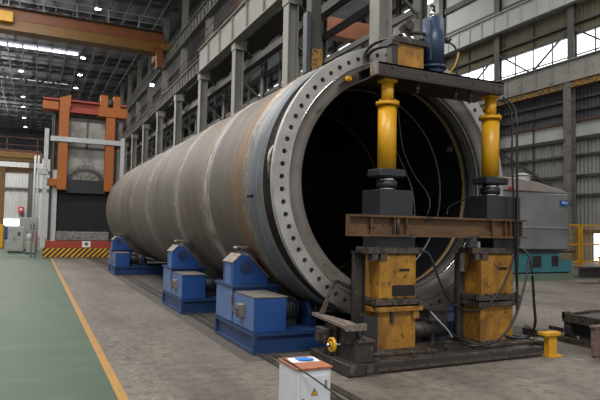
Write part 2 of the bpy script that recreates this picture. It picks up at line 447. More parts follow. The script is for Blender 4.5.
# colonnade between the two bays
YC = [15.2+7.2*k for k in range(16)]
for y in YC:
    b = MB()
    b.box(XC-.25, XC-.21, y-.28, y+.28, 0, 12.0); b.box(XC+.21, XC+.25, y-.28, y+.28, 0, 12.0); b.box(XC-.21, XC+.21, y-.03, y+.03, 0, 12.0)
    b.box(XC-.3, XC+.4, y-.32, y+.32, 11.75, 12.2)
    struct('column', b, 'col')
    b = MB()
    b.box(XC+.12, XC+.55, y-.25, y-.21, 12.2, ZC).box(XC+.12, XC+.55, y+.21, y+.25, 12.2, ZC).box(XC+.31, XC+.35, y-.21, y+.21, 12.2, ZC); struct('column', b, 'col')
    b = MB()
    b.box(XC+1.45, XC+1.5, y-.2, y+.2, 0, 12.2); b.box(XC+1.7, XC+1.75, y-.2, y+.2, 0, 12.2); b.box(XC+1.5, XC+1.7, y-.03, y+.03, 0, 12.2)
    struct('column', b, 'msteel')
    b = MB()
    for j in range(6):
        z = .6+1.9*j; b.bar((XC+.25, y, z), (XC+1.45, y, z+.95), .09); b.bar((XC+1.45, y, z+.95), (XC+.25, y, z+1.9), .09)
    struct('column_lacing_beam', b, 'msteel')
# crane rail girders of the colonnade, one per bay
for i, (ya, yb) in enumerate(zip(YC, YC[1:])):
    deep = ya < 36
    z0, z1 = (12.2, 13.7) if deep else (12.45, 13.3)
    x0 = XC-.3 if deep else XC-.1
    b = MB().box(x0, x0+.05, ya, yb, z0, z1).box(x0-.15, x0+.35, ya, yb, z1, z1+.06).box(x0-.15, x0+.35, ya, yb, z0-.05, z0)
    n = 3 if deep else 8
    for j in range(n):
        y = ya+(j+.02)*(yb-ya)/n; b.box(x0-.12, x0, y-.02, y+.02, z0, z1)
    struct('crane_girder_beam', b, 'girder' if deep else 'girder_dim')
    b = MB()
    for j in range(4): b.box(x0+.02, x0+.06, ya+j*1.8, ya+j*1.8+.04, z1+.06, z1+1.1)
    b.box(x0+.02, x0+.06, ya, yb, z1+1.06, z1+1.1).box(x0+.02, x0+.06, ya, yb, z1+.55, z1+.59)
    struct('handrail_trim', b, 'handrail')
    # upper rail level
    b = MB().box(XC+.1, XC+.15, ya, yb, 16.1, 17.1).box(XC-.1, XC+.35, ya, yb, 17.1, 17.16).box(XC-.1, XC+.35, ya, yb, 16.05, 16.1)
    for j in range(8):
        y = ya+(j+.5)*(yb-ya)/8; b.box(XC-.03, XC+.1, y-.03, y+.03, 16.1, 17.1)
    struct('crane_girder_beam', b, 'girder_dim')
    # bracing and walkways in the plane behind
    for z, h, mt in ((8.0, .35, 'msteel'), (9.3, .22, 'msteel'), (10.4, .3, 'dsteel'), (11.55, .18, 'msteel'), (14.6, .25, 'dsteel'), (18.6, .3, 'dsteel')):
        struct('brace_beam', MB().box(XC+1.55, XC+1.7, ya, yb, z, z+h), mt)
    b = MB()
    ym = (ya+yb)/2
    b.bar((XC+1.6, ya+.2, 5.0), (XC+1.6, ym, 8.0), .12).bar((XC+1.6, yb-.2, 5.0), (XC+1.6, ym, 8.0), .12)
    b.bar((XC+1.6, ya+.2, 12.2), (XC+1.6, ym, 14.6), .12).bar((XC+1.6, yb-.2, 12.2), (XC+1.6, ym, 14.6), .12)
    struct('brace_beam', b, 'dsteel')
    if i >= 1:
        struct('wall_strip', MB().box(XC+2.0, XC+2.08, ya+.3, yb-.3, 5.4+.3*(i % 2), 7.6), 'wall_r')
        struct('wall_strip', MB().box(XC+2.4, XC+2.5, ya, yb, 12.4, 15.9), 'wall_dark')  # dark sheet added to darken the view behind the columns
        for j in (1, 2):
            yy = ya+j*2.4
            struct('post_column', MB().box(XC+1.52, XC+1.64, yy-.07, yy+.07, 4.0, 14.6), 'dsteel')
    struct('duct_beam', MB().box(XC+.5, XC+.9, ya, yb, 10.8, 11.15), 'dsteel')
    struct('walkway_slab', MB().box(XC+.35, XC+1.6, ya, yb, 12.3, 12.36), 'dsteel')
    struct('pipe_trim', MB().cyl((XC+1.35, ya, 11.2), (XC+1.35, yb, 11.2), .06, 8), 'greysteel')
    if i >= 3:
        struct('wall_strip', MB().box(XC+2.2, XC+2.3, ya, yb, 17.2, ZC), 'wall_dark')  # upper dark sheet, likewise added to darken the background

# the far side wall of the second bay
def wr(name, z0, z1, mat, t=.1, y0=-10, y1=YE): struct(name, MB().box(XW, XW+t, y0, y1, z0, z1), mat)
wr('wall_right', 0, 8.5, 'wall_r', .2)
wr('wall_right', 8.5, 9.65, 'wall_panel', .2)
wr('wall_right', 9.65, 12.4, 'wall_dark', .3)
wr('wall_right', 15.84, 18.0, 'wall_ochre', .2)
wr('wall_right', 18.0, 19.55, 'wall_panel', .2)
wr('wall_right', 19.55, 26.5, 'wall_panel', .25)
w = MB().box(XW+.1, XW+.15, -10, YE, 14.0, 15.84).build('window_2', 'win_glow'); w['kind'] = 'structure'
for k in range(9):
    w = MB().box(XW-.02, XW+.02, 28.6+7*k, 33.2+7*k, 24.0, 24.6).build('window_%d' % (20+k), 'win_glow'); w['kind'] = 'structure'
YR = [-1+7.0*k for k in range(18)]
for i, y in enumerate(YR):
    b = MB().box(XW-.75, XW-.7, y-.3, y+.3, 0, 12.4).box(XW-.3, XW-.25, y-.3, y+.3, 0, 12.4).box(XW-.7, XW-.3, y-.04, y+.04, 0, 12.4)
    struct('column', b, 'girder_dim' if i % 3 == 1 else 'msteel')
    b = MB().box(XW-.35, XW-.3, y-.28, y+.28, 14.0, 26.3).box(XW-.06, XW-.02, y-.28, y+.28, 14.0, 26.3).box(XW-.3, XW-.06, y-.04, y+.04, 14.0, 26.3)
    struct('column', b, 'msteel')
    y2 = y+7.0
    if y2 < 0: continue
    for z0, z1, n, mat in ((12.5, 13.95, 5, 'girder'), (18.05, 19.5, 5, 'wall_panel')):
        b = MB().box(XW-.6, XW-.55, y, y2, z0, z1).box(XW-.8, XW-.35, y, y2, z1, z1+.07).box(XW-.8, XW-.35, y, y2, z0-.06, z0)
        for j in range(n): b.box(XW-.68, XW-.6, y+j*7/n-.03, y+j*7/n+.03, z0, z1)
        struct('crane_girder_beam', b, mat)
    struct('crane_rail_trim', MB().box(XW-.7, XW-.3, y, y2, 12.0, 12.4), 'rail_yellow')
    for z, h, mt in ((1.9, .25, 'dsteel'), (4.4, .2, 'dsteel'), (5.75, .2, 'dsteel'), (7.2, .18, 'dsteel'), (8.35, .25, 'dsteel'), (9.65, .1, 'handrail'), (10.4, .15, 'dsteel'), (11.2, .2, 'dsteel'), (14.0, .12, 'handrail'), (14.35, .06, 'dsteel'), (15.8, .12, 'dsteel'), (16.6, .12, 'dsteel'), (19.6, .5, 'dsteel'), (22.0, .5, 'dsteel'), (25.0, .45, 'dsteel')):
        struct('girt_beam', MB().box(XW-.22, XW-.02, y, y2, z, z+h), mt)
    for j in range(1, 4):
        struct('mullion_trim', MB().box(XW-.12, XW-.04, y+j*1.75-.04, y+j*1.75+.04, 4.4 if j == 2 else 14.0, 15.84 if j != 2 else 17.9), 'dsteel')
    struct('brace_beam', MB().bar((XW-.3, y+.3, 16.2), (XW-.3, y+3.5, 14.0), .12).bar((XW-.3, y2-.3, 16.2), (XW-.3, y+3.5, 14.0), .12), 'dsteel')
    if i % 2 == 0: struct('brace_beam', MB().bar((XW-.3, y+.3, 4.4), (XW-.3, y2-.3, 8.3), .16), 'dsteel')
struct('wall_patch', MB().box(XW-.24, XW-.03, 31.2, 37, 4.7, 6.3), 'rail_yellow')
w = MB().box(XW-.06, XW-.02, 24.4, 25.5, .1, 2.1).build('door_1', 'win_glow'); w['kind'] = 'structure'

# ================================================================== THE TOWER SECTION
PX, PY, PZ = 5.135, 7.2, 2.54
ctr = (PX, PY, PZ)
tw = thing('tower_section', (PX, PY, 0), 'huge brown steel tube with a drilled grey flange lying on blue roller stands', 'tube')
b = MB().lathe([(2.15, 1.12), (2.16, 1.2), (2.16, 19.85), (2.1, 19.9), (1.74, 19.9), (1.74, 19.8)], ctr, n=160)
sh = b.build('shell', 'shell', tw)
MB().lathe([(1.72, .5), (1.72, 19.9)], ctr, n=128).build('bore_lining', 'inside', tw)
MB().lathe([(2.0, .45), (2.12, .45), (2.15, .47), (2.15, 1.12)], ctr, n=160).build('primer_band', 'primer', tw)
# bolted flange: ring face with real through holes
NB, RB, RH = 70, 2.01, .037
R0, R1 = 1.9, 2.147
t = bmesh.new(); seg = 2*PI/NB
def P3(r, a, d): return (PX+r*math.cos(a), PY+d, PZ+r*math.sin(a))
for k in range(NB):
    a = k*seg; K = 12; hole = []; edge = []; back = []
    ha = seg/2
    for j in range(K):
        th = 2*PI*j/K
        hole.append(t.verts.new(P3(RB+RH*math.cos(th), a+RH*math.sin(th)/RB, 0)))
        back.append(t.verts.new(P3(RB+RH*math.cos(th), a+RH*math.sin(th)/RB, .12)))
        c_, s_ = math.cos(th), math.sin(th); m = max(abs(c_), abs(s_)); u, v = c_/m, s_/m
        r = RB+(u*(R1-RB) if u > 0 else u*(RB-R0))
        edge.append(t.verts.new(P3(r, a+v*ha, 0)))
    for j in range(K):
        q = (j+1) % K
        t.faces.new((hole[j], hole[q], edge[q], edge[j])); t.faces.new((hole[j], back[j], back[q], hole[q]))
    # square corners of the sector
    for (j, q, u, v) in ((1, 2, 1, 1), (4, 5, -1, 1), (7, 8, -1, -1), (10, 11, 1, -1)):
        r = R1 if u > 0 else R0
        cv = t.verts.new(P3(r, a+v*ha, 0)); t.faces.new((edge[j], cv, edge[q]))
bmesh.ops.recalc_face_normals(t, faces=t.faces[:])
fb = MB(); fb._add(t)
fb.lathe([(R1, 0), (R1+.004, .01), (R1, .1), (1.98, .12)], ctr, n=160)
fl = fb.build('flange', 'flange', tw)
MB().lathe([(1.905, -.002), (1.893, .02), (1.78, .03), (1.70, .035), (1.685, .05)], ctr, n=160).build('flange_lip', 'lip', tw)
MB().lathe([(1.9, -.006), (1.907, -.004), (1.907, .006), (1.895, .008)], ctr, n=160).build('flange_step', 'chrome', tw)
MB().lathe([(1.685, .04), (1.685, .3), (1.70, .32), (1.70, .48)], ctr, n=160).build('flange_bore', 'bore', tw)
MB().lathe([(1.98, .1), (1.98, .44), (2.12, .45)], ctr, n=160).build('recess', 'recess', tw)
def weld(d, r, w, mat='weld'):
    prof = [(r-.01, d-w), (r+.014, d-w*.5), (r+.014, d+w*.5), (r-.01, d+w)]
    MB().lathe(prof, ctr, n=160).build('weld_bead', mat, tw)
weld(1.1, 2.155, .035); weld(1.19, 2.16, .022); weld(1.02, 2.148, .018)
for d in (3.5, 6.0, 8.4, 10.8, 13.2, 15.6, 17.8): weld(d, 2.16, .02)
for d, m, r in ((.49, 'gold', 1.70), (1.14, 'weld', 1.725), (3.2, 'gold', 1.725)):
    MB().lathe([(r+.01, d-.03), (r-.02, d-.012), (r-.02, d+.012), (r+.01, d+.03)], ctr, n=160).build('weld_bead', m, tw)
MB().lathe([(1.69, .10), (1.672, .11), (1.672, .13), (1.69, .14)], ctr, n=160).build('bore_ring', 'chrome', tw)
MB().lathe([(1.7, .33), (1.682, .335), (1.682, .40), (1.7, .41)], ctr, n=160).build('bore_ring', 'recess', tw)
MB().lathe([(1.69, .2), (1.68, .205), (1.68, .23), (1.69, .235)], ctr, n=160).build('bore_ring', 'lip', tw)
# small loop of pipe welded in the recess, lifting pin, clamp bolt, chalky patch on the lining
def onring(r, deg, d): a = math.radians(deg); return Vector((PX+r*math.cos(a), PY+d, PZ+r*math.sin(a)))
MB().tube([onring(2.06, 180, .32), onring(2.1, 177.5, .26), onring(2.13, 174, .25), onring(2.12, 170, .27), onring(2.06, 167, .32)], .026, 8).build('recess_pipe', 'weld', tw)
for a in (160, 178, 203, 221):
    p = onring(2.0, a, .3); q = onring(2.07, a, .3)
    MB().cyl(p, q, .03, 10).build('stud', 'chrome', tw)
p, q = onring(2.14, 186.5, .82), onring(2.24, 186.5, .82)
MB().cyl(p, q, .025, 10).build('lifting_pin', 'recess', tw)
p = onring(1.8, 123, -.07); MB().cyl(p, p+Vector((0, .1, 0)), .045, 12).cyl(p-Vector((0, .03, 0)), p, .028, 8).build('clamp_bolt', 'yellow2', tw)
b = MB()
for k in range(8):
    a0, a1 = 103+3.3*k, 106.3+3.3*k
    b.bar(onring(1.84-.006*k, a0, -.03), onring(1.834-.006*k, a1, -.03), .045, .03)
b.build('clamp_strip', 'chrome', tw)
p = onring(1.708, 26, .66)
MB().ball(p, .085, (.15, 1.0, .8), 10).build('patch_plate', 'weld', tw)

# ================================================================== ROLLER STANDS
def roller_stand(y0, label, x0=2.87, L=1.86):
    rt = thing('roller_stand', (x0, y0, 0), label, 'roller stand', 'blue roller stands under the tube')
    W = 4.55
    # frame: channel sections
    b = MB().box(x0, x0+W, y0, y0+L, .26, .31)
    MB().box(x0-.005, x0+W, y0-.005, y0+L, 0, .02).build('skid_plate', 'rail', rt)
    b.box(x0, x0+W, y0, y0+L, .02, .05)
    b.box(x0+.03, x0+W, y0+.05, y0+.08, .05, .26).box(x0+.03, x0+W, y0+L-.08, y0+L-.05, .05, .26)
    b.box(x0+.04, x0+.07, y0+.05, y0+L-.05, .05, .26)
    for x in (x0+.01, x0+1.5, x0+3, x0+W-.06): b.box(x, x+.05, y0+.005, y0+.05, .05, .26)
    b.box(x0, x0+.05, y0, y0+.06, .05, .26).box(x0, x0+.05, y0+L-.06, y0+L, .05, .26)
    fr = b.build('base_frame', 'blue_dark', rt)
    # gearbox cabinet (front) and pedestal (behind)
    MB().box(x0+.02, x0+.52, y0+.03, y0+.94, .31, .80, .008).build('cabinet', 'blue', rt)
    MB().box(x0+.015, x0+.53, y0+.02, y0+.95, .80, .815).build('cabinet_lid', 'dusty', rt)
    MB().box(x0+.01, x0+.02, y0+.05, y0+.93, .33, .79).build('lit_side_panel', 'blue_lit_side', rt)  # thin lighter face, carries the painted side light
    MB().box(x0+.01, x0+.75, y0+.96, y0+L-.03, .31, .86, .008).build('pedestal', 'blue', rt)
    MB().box(x0, x0+.01, y0+.98, y0+L-.05, .33, .85).build('lit_side_panel', 'blue_lit_side', rt)
    MB().box(x0-.02, x0+.80, y0+.9, y0+L, .86, .90).build('bearing_plate', 'blue_dark', rt)
    eb = MB().box(x0-.06, x0+.02, y0+.42, y0+.62, .47, .67, .01).build('switch_box', 'rustgrey', rt)
    MB().box(x0-.07, x0-.06, y0+.45, y0+.59, .5, .6).build('switch_cover', 'press_brown', eb)
    MB().tube([(x0-.0, y0+.9, .5), (x0-.03, y0+.92, .62), (x0-.03, y0+.92, .78)], .018, 6).build('handle', 'rustgrey', rt)
    def head(mx, side):
        # mx(x) mirrors the head about the tube's axis
        pts = [(mx(x0+.02), .90), (mx(x0+.02), 1.235), (mx(x0+.16), 1.37), (mx(x0+.255), 1.37), (mx(x0+.61), 1.01), (mx(x0+.63), .90)]
        yf, yb = y0+1.02, y0+1.02+.5
        MB().prism(pts, yf, yf+.12, 'y', .006).build('bracket', 'blue', rt)
        MB().prism(pts, yb-.12, yb, 'y', .006).build('bracket', 'blue', rt)
        xa, xb = sorted((mx(x0+.02), mx(x0+.032)))
        MB().box(xa, xb, yf+.12, yb-.12, .90, 1.235).build('bracket_side', 'blue_lit_side', rt)
        # plates along the sloping edges
        def slab(p, q, th, split):
            (xa, za), (xb, zb) = p, q; n = Vector((-(zb-za), 0, xb-xa)).normalized()*th
            if n.z < 0: n = -n
            for (u, w) in ((yf-.01, yf+.13), (yb-.13, yb+.01)) if split else ((yf-.01, yb+.01),):
                MB().prism([(xa, za), (xb, zb), (xb+n.x, zb+n.z), (xa+n.x, za+n.z)], u, w, 'y').build('cover_plate', 'rustgrey', rt)
        slab((mx(x0+.015), 1.237), (mx(x0+.16), 1.375), .02, False)
        slab((mx(x0+.26), 1.37), (mx(x0+.62), 1.008), .02, True)
        v = Vector((x0+.235-PX, 0, 1.19-PZ)).normalized()*2.325
        cx, cz = mx(PX+v.x), PZ+v.z
        MB().cyl((cx, yf+.14, cz), (cx, yb-.14, cz), .16, 32).build('roller', 'motor', rt)
        cx, cz = mx(x0+.235), 1.19
        bc = MB().cyl((cx, yf-.025, cz), (cx, yf+.0, cz), .105, 28).cyl((cx, yf-.035, cz), (cx, yf-.02, cz), .06, 20).build('bearing_cap', 'blue_dark', rt)
        b2 = MB()
        for k in range(6):
            a = k*PI/3; p = Vector((cx+.082*math.cos(a), yf-.025, cz+.082*math.sin(a))); b2.cyl(p-Vector((0, .015, 0)), p, .013, 6)
        for k in range(3):
            a = k*PI/3; d = Vector((math.cos(a), 0, math.sin(a)))*.055; p = Vector((cx, yf-.036, cz)); b2.bar(p-d, p+d, .012)
        b2.build('cap_bolt', 'motor', bc)
    head(lambda x: x, 0); head(lambda x: 2*PX-x, 1)
    # stop plate that stands up beside the tube
    MB().prism([(x0+.12, 1.47), (x0+.3, 1.47), (x0+.33, 1.5), (x0+.15, 1.5)], y0+1.2, y0+1.36, 'y').box(x0+.16, x0+.24, y0+1.24, y0+1.32, 1.36, 1.47).build('stop_plate', 'rustgrey', rt)
    MB().box(2*PX-x0-.75, 2*PX-x0-.02, y0+.9, y0+L, .31, .90).build('pedestal', 'blue', rt)
    # geared motor and shaft
    ym = y0+.62
    mo = MB().cyl((x0+.62, ym, .53), (x0+.92, ym, .53), .16, 24)
    for k in range(6): mo.cyl((x0+.64+k*.05, ym, .53), (x0+.66+k*.05, ym, .53), .185, 24)
    mo.box(x0+.64, x0+.9, ym-.12, ym+.12, .31, .4).box(x0+.68, x0+.86, ym-.1, ym+.1, .66, .74)
    mo.build('motor', 'motor', rt)
    MB().cyl((x0+.53, ym, .53), (x0+.62, ym, .53), .06, 14).build('shaft', 'rail', rt)
    MB().cyl((x0+1.02, ym-.12, .50), (x0+1.14, ym-.12, .50), .17, 28).box(x0+1.0, x0+1.16, ym-.3, ym+.1, .31, .42).build('pillow_block', 'blue_dark', rt)
    MB().cyl((x0+1.16, ym-.12, .50), (x0+1.22, ym-.12, .50), .1, 20).build('coupling', 'rustgrey', rt)
    MB().cyl((x0+1.22, ym-.12, .50), (x0+2.9, ym-.12, .50), .045, 12).build('drive_shaft', 'rail', rt)
    return rt
roller_stand(7.5, 'blue roller stand nearest the flange, in front of the other two')
roller_stand(11.5, 'middle blue roller stand between the near and the far one', 2.80)
roller_stand(21.2, 'small far blue roller stand near the hazard striped furnace car', 2.71)
# timber lying on the ground between the stands
for (x0, x1, y0, lab) in ((3.58, 4.0, 12.72, 'pale timber baulks on the base of the middle roller stand'), (3.66, 4.05, 8.72, 'brown timber baulks on the base of the nearest roller stand'), (3.5, 3.9, 22.4, 'pale timber baulks on the base of the far roller stand')):
    tb = thing('timber_baulk', ((x0+x1)/2, y0, .312), lab, 'timber')
    for k in range(2): MB().box(x0+.03*k, x1-.02*k, y0+.2*k, y0+.18+.2*k, .312, .47, .01).build('baulk', 'timber', tb)
    MB().box(x0, x1-.04, y0+.05, y0+.3, .472, .58, .01).build('baulk', 'timber', tb)

# ================================================================== THE PRESS
pr = thing('hydraulic_press', (5.1, 6.45, 0), 'yellow and dark steel twin column hydraulic press standing before the tube flange', 'press')
def part(name, mb, mat, par=None, label=None):
    o = mb.build(name, mat, par or pr)
    if label: o['label'] = label
    return o
# bed
bed = part('bed', MB().box(3.56, 6.84, 6.0, 7.08, .008, .145, .008).box(3.53, 3.78, 5.965, 6.72, .012, .155, .008), 'press_dark')
part('bed_skid', MB().box(3.6, 4.0, 5.98, 6.7, 0, .012), 'press_brown', bed)
part('bed_lip', MB().box(3.95, 6.86, 5.985, 6.0, .035, .07).box(3.8, 3.9, 5.985, 6.0, .03, .13), 'press_brown', bed)
part('bed_plate', MB().box(4.1, 5.1, 6.25, 7.0, .15, .185, .004), 'press_brown'); part('bed_plate', MB().box(5.9, 6.86, 6.2, 7.0, .15, .185, .004), 'press_brown')
for x, y in ((4.15, 6.15), (4.6, 6.12), (5.3, 6.3), (5.75, 6.25), (6.75, 6.1), (4.9, 6.18)):
    part('bed_stud', MB().cyl((x, y, .15), (x, y, .2), .022, 8).cyl((x, y, .2), (x, y, .215), .035, 6), 'press_brown')
for (xa, xb, yc) in ((4.25, 4.85, 'L'), (6.05, 6.68, 'R')):
    xm = (xa+xb)/2; yf, yb = 6.4, 6.78
    lo = part('lower_box', MB().box(xa-.02, xb, yf, yb, .185, .71, .008), 'ybox')
    part('weld_plate', MB().box(xa-.05, xb+.03, yf-.04, yb+.04, .15, .205, .004), 'press_brown')
    part('clamp_flange', MB().box(xa-.1, xb+.08, yf-.06, yb+.0, .71, .775, .004), 'ybox' if yc == 'L' else 'press_brown')
    part('clamp_flange', MB().box(xa-.1, xb+.09, yf-.06, yb+.0, .80, .875, .004), 'press_brown')
    for k in range(5):
        x = xa-.12+k*(xb-xa+.14)/4
        part('flange_bolt', MB().cyl((x, yf-.03, .77), (x, yf-.03, .90), .02, 8).cyl((x, yf-.03, .875), (x, yf-.03, .90), .03, 6), 'press_dark')
    up = part('upper_box', MB().box(xa, xb, yf, yb, .875, 1.48, .008), 'ybox')
    part('name_plate', MB().box(xm+.02, xm+.19, yf-.006, yf, 1.25, 1.285), 'black', up)
    if yc == 'L': part('data_plate', MB().box(xa+.2, xb-.02, yf-.006, yf, .91, 1.06), 'black', up)
    part('head_plate', MB().box(xa-.2, xb+.1, yf-.03, yb-.08, 1.49, 1.575, .004), 'press_brown')
    b = MB()
    for x in (xa-.14, xa-.0): b.box(x, x+.1, yf-.02, yf+.1, 1.40, 1.49)
    part('head_lug', b, 'press_brown')
    part('spacer_block', MB().box(xa-.04 if yc == 'L' else 6.3, 4.84 if yc == 'L' else 6.74, yf+.01, yb, 1.575, 2.01, .006), 'slate')
    lx = (4.25, 4.79) if yc == 'L' else (6.16, 6.73)
    part('load_block', MB().box(lx[0], lx[1], yf, yb+.1, 2.03, 2.37, .008), 'slate')
    part('block_foot', MB().box(lx[0]-.02, lx[1]+.04, yf-.02, yb+.12, 2.01, 2.045, .003), 'slate')
    cx = 4.475 if yc == 'L' else 6.41; cy = 6.6
    part('ram', MB().cyl((cx, cy, 2.36), (cx, cy, 2.42), .125, 28).cyl((cx, cy, 2.48), (cx, cy, 2.56), .125, 28), 'chrome')
    part('collar', MB().cyl((cx, cy, 2.405), (cx, cy, 2.50), .15, 28), 'slate')
    part('cylinder_flange', MB().box(cx-.22, cx+.22, cy-.17, cy+.17, 2.55, 2.665, .02), 'slate')
    cy_ = part('cylinder', MB().cyl((cx, cy, 2.665), (cx, cy, 3.56), .132, 32), 'yellow')
    part('cylinder_ring', MB().cyl((cx, cy, 3.57), (cx, cy, 3.62), .165, 32), 'yellow', cy_)
    b = MB()
    for k in range(8):
        a = k*PI/4+.2; b.cyl((cx+.15*math.cos(a), cy+.15*math.sin(a), 3.62), (cx+.15*math.cos(a), cy+.15*math.sin(a), 3.645), .015, 6)
    part('ring_bolt', b, 'yellow', cy_)
    part('piston', MB().cyl((cx, cy, 3.62), (cx, cy, 3.92), .088, 28), 'yellow')
    part('piston_cap', MB().box(cx-.11, cx+.11, cy-.1, cy+.1, 3.905, 3.965, .012), 'yellow')
# rusty lateral beam between the columns
bm = MB().box(3.71, 6.88, 6.31, 6.41, 1.985, 2.012).box(3.71, 6.88, 6.31, 6.41, 1.725, 1.752).box(3.74, 6.8, 6.385, 6.41, 1.752, 1.985).box(3.71, 3.725, 6.32, 6.41, 1.752, 1.985)
beam = part('cross_beam', bm, 'beam_rust')
for x in (4.05, 4.43, 4.62, 6.2, 6.45, 6.55, 6.78):
    part('beam_stiffener', MB().box(x, x+.018, 6.32, 6.385, 1.755, 1.985), 'beam_rust', beam)
part('beam_rod', MB().cyl((4.5, 6.345, 1.73), (4.5, 6.345, 2.0), .025, 8), 'press_dark', beam)
part('beam_rod', MB().cyl((6.65, 6.345, 1.73), (6.65, 6.345, 2.0), .02, 8), 'press_dark', beam)
part('beam_clip', MB().box(4.68, 4.78, 6.3, 6.312, 1.715, 1.765), 'press_dark', beam)
# crosshead on top
ch = part('crosshead', MB().box(4.18, 6.49, 6.4, 6.43, 3.955, 4.125).box(4.18, 6.49, 6.4, 7.05, 3.94, 3.96).box(4.18, 6.49, 6.4, 6.95, 4.1, 4.125).box(4.18, 6.49, 6.92, 6.95, 3.95, 4.1), 'cross')
part('end_plate', MB().box(4.15, 4.18, 6.38, 6.56, 3.94, 4.14, .004), 'rustgrey', ch)
b = MB()
for (x, z) in ((4.3, 4.0), (4.42, 4.08), (5.0, 4.03), (5.9, 4.04), (6.3, 4.0), (6.42, 4.08), (6.42, 3.99)): b.cyl((x, 6.385, z), (x, 6.4, z), .02, 8)
part('face_bolt', b, 'press_brown', ch)
for x in (4.92, 5.62, 5.9): part('stud_bolt', MB().cyl((x, 6.5, 3.78), (x, 6.5, 3.95), .022, 8).cyl((x, 6.5, 3.84), (x, 6.5, 3.88), .04, 6), 'press_dark', ch)
# pump block on the crosshead
part('pump_block', MB().box(4.55, 5.0, 6.46, 6.75, 4.14, 4.47, .006), 'ybox')
part('block_lid', MB().box(4.46, 5.07, 6.42, 6.75, 4.46, 4.545, .005), 'press_dark')
part('block_bracket', MB().box(4.44, 4.54, 6.45, 6.58, 4.12, 4.5, .005).box(4.42, 4.55, 6.43, 6.6, 4.42, 4.46), 'press_dark')
for x in (4.58, 4.96): part('lid_bolt', MB().cyl((x, 6.46, 4.54), (x, 6.46, 4.63), .028, 8).cyl((x, 6.46, 4.56), (x, 6.46, 4.59), .045, 6), 'press_dark')
b = MB().prism([(4.6, 4.60), (4.62, 4.72), (4.72, 4.83), (4.84, 4.85), (4.9, 4.76), (4.82, 4.7), (4.76, 4.62)], 6.55, 6.7, 'y', .01)
b.cyl((4.78, 6.5, 4.78), (4.78, 6.75, 4.78), .075, 16)
part('clevis', b, 'press_dark')
part('valve', MB().cyl((4.72, 6.55, 4.545), (4.72, 6.55, 4.64), .05, 12).cyl((4.84, 6.52, 4.545), (4.84, 6.52, 4.62), .04, 12), 'chrome')
part('pressure_pipe', MB().tube([(4.78, 6.6, 4.68), (4.95, 6.6, 4.72), (5.14, 6.6, 4.72)], .03, 8), 'press_dark')
ac = part('accumulator', MB().cyl((5.275, 6.6, 4.22), (5.275, 6.6, 4.96), .165, 32).box(5.11, 5.14, 6.46, 6.52, 4.3, 4.9), 'navy')
part('accumulator_base', MB().cyl((5.275, 6.6, 4.12), (5.275, 6.6, 4.23), .16, 24).cyl((5.275, 6.6, 4.21), (5.275, 6.6, 4.25), .2, 24), 'navy', ac)
part('accumulator_valve', MB().cyl((5.26, 6.6, 4.95), (5.26, 6.6, 5.0), .08, 16).cyl((5.26, 6.6, 5.0), (5.26, 6.6, 5.1), .05, 14), 'chrome', ac)
part('lifting_hook', MB().tube([(5.26, 6.6, 5.1), (5.3, 6.6, 5.14), (5.28, 6.6, 5.19), (5.23, 6.6, 5.17)], .018, 6), 'black', ac)
part('pipe_union', MB().cyl((5.46, 6.6, 4.72), (5.6, 6.6, 4.72), .035, 10).cyl((5.54, 6.6, 4.72), (5.54, 6.6, 4.66), .045, 10), 'press_dark', ac)
part('signal_tube', MB().tube([(5.56, 6.6, 4.68), (5.72, 6.6, 4.62), (5.74, 6.6, 4.4), (5.72, 6.6, 4.12)], .014, 6), 'rubber')
part('drain_tube', MB().tube([(5.5, 6.55, 4.13), (5.62, 6.5, 4.3), (5.68, 6.5, 4.5)], .012, 6), 'yellow2')
# channel post and gusset on the left column
part('channel_post', MB().box(3.955, 3.972, 6.58, 6.66, .15, 1.5).box(3.955, 4.15, 6.645, 6.66, .15, 1.5).box(4.133, 4.15, 6.6, 6.66, .15, 1.5).box(3.94, 4.16, 6.57, 6.67, 1.5, 1.515), 'press_dark')
part('gusset', MB().box(4.03, 4.2, 6.36, 6.375, .2, .66, .003).box(3.98, 4.03, 6.36, 6.5, .2, .68), 'slate')
part('gusset', MB().box(5.86, 5.9, 6.7, 6.78, .2, 1.49).box(5.86, 6.05, 6.76, 6.78, .2, 1.2), 'press_dark')
part('tie_rod', MB().box(4.42, 4.46, 6.36, 6.4, .56, .71), 'press_dark'); part('stop_lug', MB().box(4.78, 4.88, 6.36, 6.4, .6, .71), 'ybox')
part('side_rail', MB().box(6.74, 6.79, 6.36, 6.46, 1.6, 2.36), 'press_dark')
# feed carriage at the left end of the bed
tbl = part('feed_table', MB().prism([(3.49, 6.0), (3.7, 6.03), (3.74, 6.3), (3.69, 7.15), (3.61, 7.15)], .585, .63, 'z', .004).box(3.5, 3.8, 5.99, 6.03, .56, .64), 'rustgrey')
cr = part('carriage', MB().box(3.66, 3.92, 6.03, 6.5, .15, .40, .008).box(3.6, 3.7, 6.1, 6.3, .38, .585).box(3.78, 3.82, 6.15, 6.4, .4, .585).box(3.62, 3.68, 6.45, 6.75, .15, .585), 'press_dark')
part('slide_block', MB().box(3.68, 3.94, 6.0, 6.35, .40, .43, .004).box(3.72, 3.8, 6.02, 6.06, .43, .45), 'press_brown', cr)
part('lead_screw', MB().cyl((3.35, 6.2, .37), (3.7, 6.2, .37), .018, 10), 'chrome', cr)
hw = MB().lathe([(.09, -.015), (.09, .02), (.068, .025), (.068, -.018)], (3.42, 6.2, .37), 'x', 28, True)
hw.cyl((3.39, 6.2, .37), (3.46, 6.2, .37), .04, 16)
for k in range(4):
    a = k*PI/2+.4; hw.bar((3.42, 6.2, .37), (3.42, 6.2+.08*math.cos(a), .37+.08*math.sin(a)), .025)
part('handwheel', hw, 'yellow2')
part('hub', MB().cyl((3.37, 6.2, .37), (3.4, 6.2, .37), .025, 10), 'press_dark')
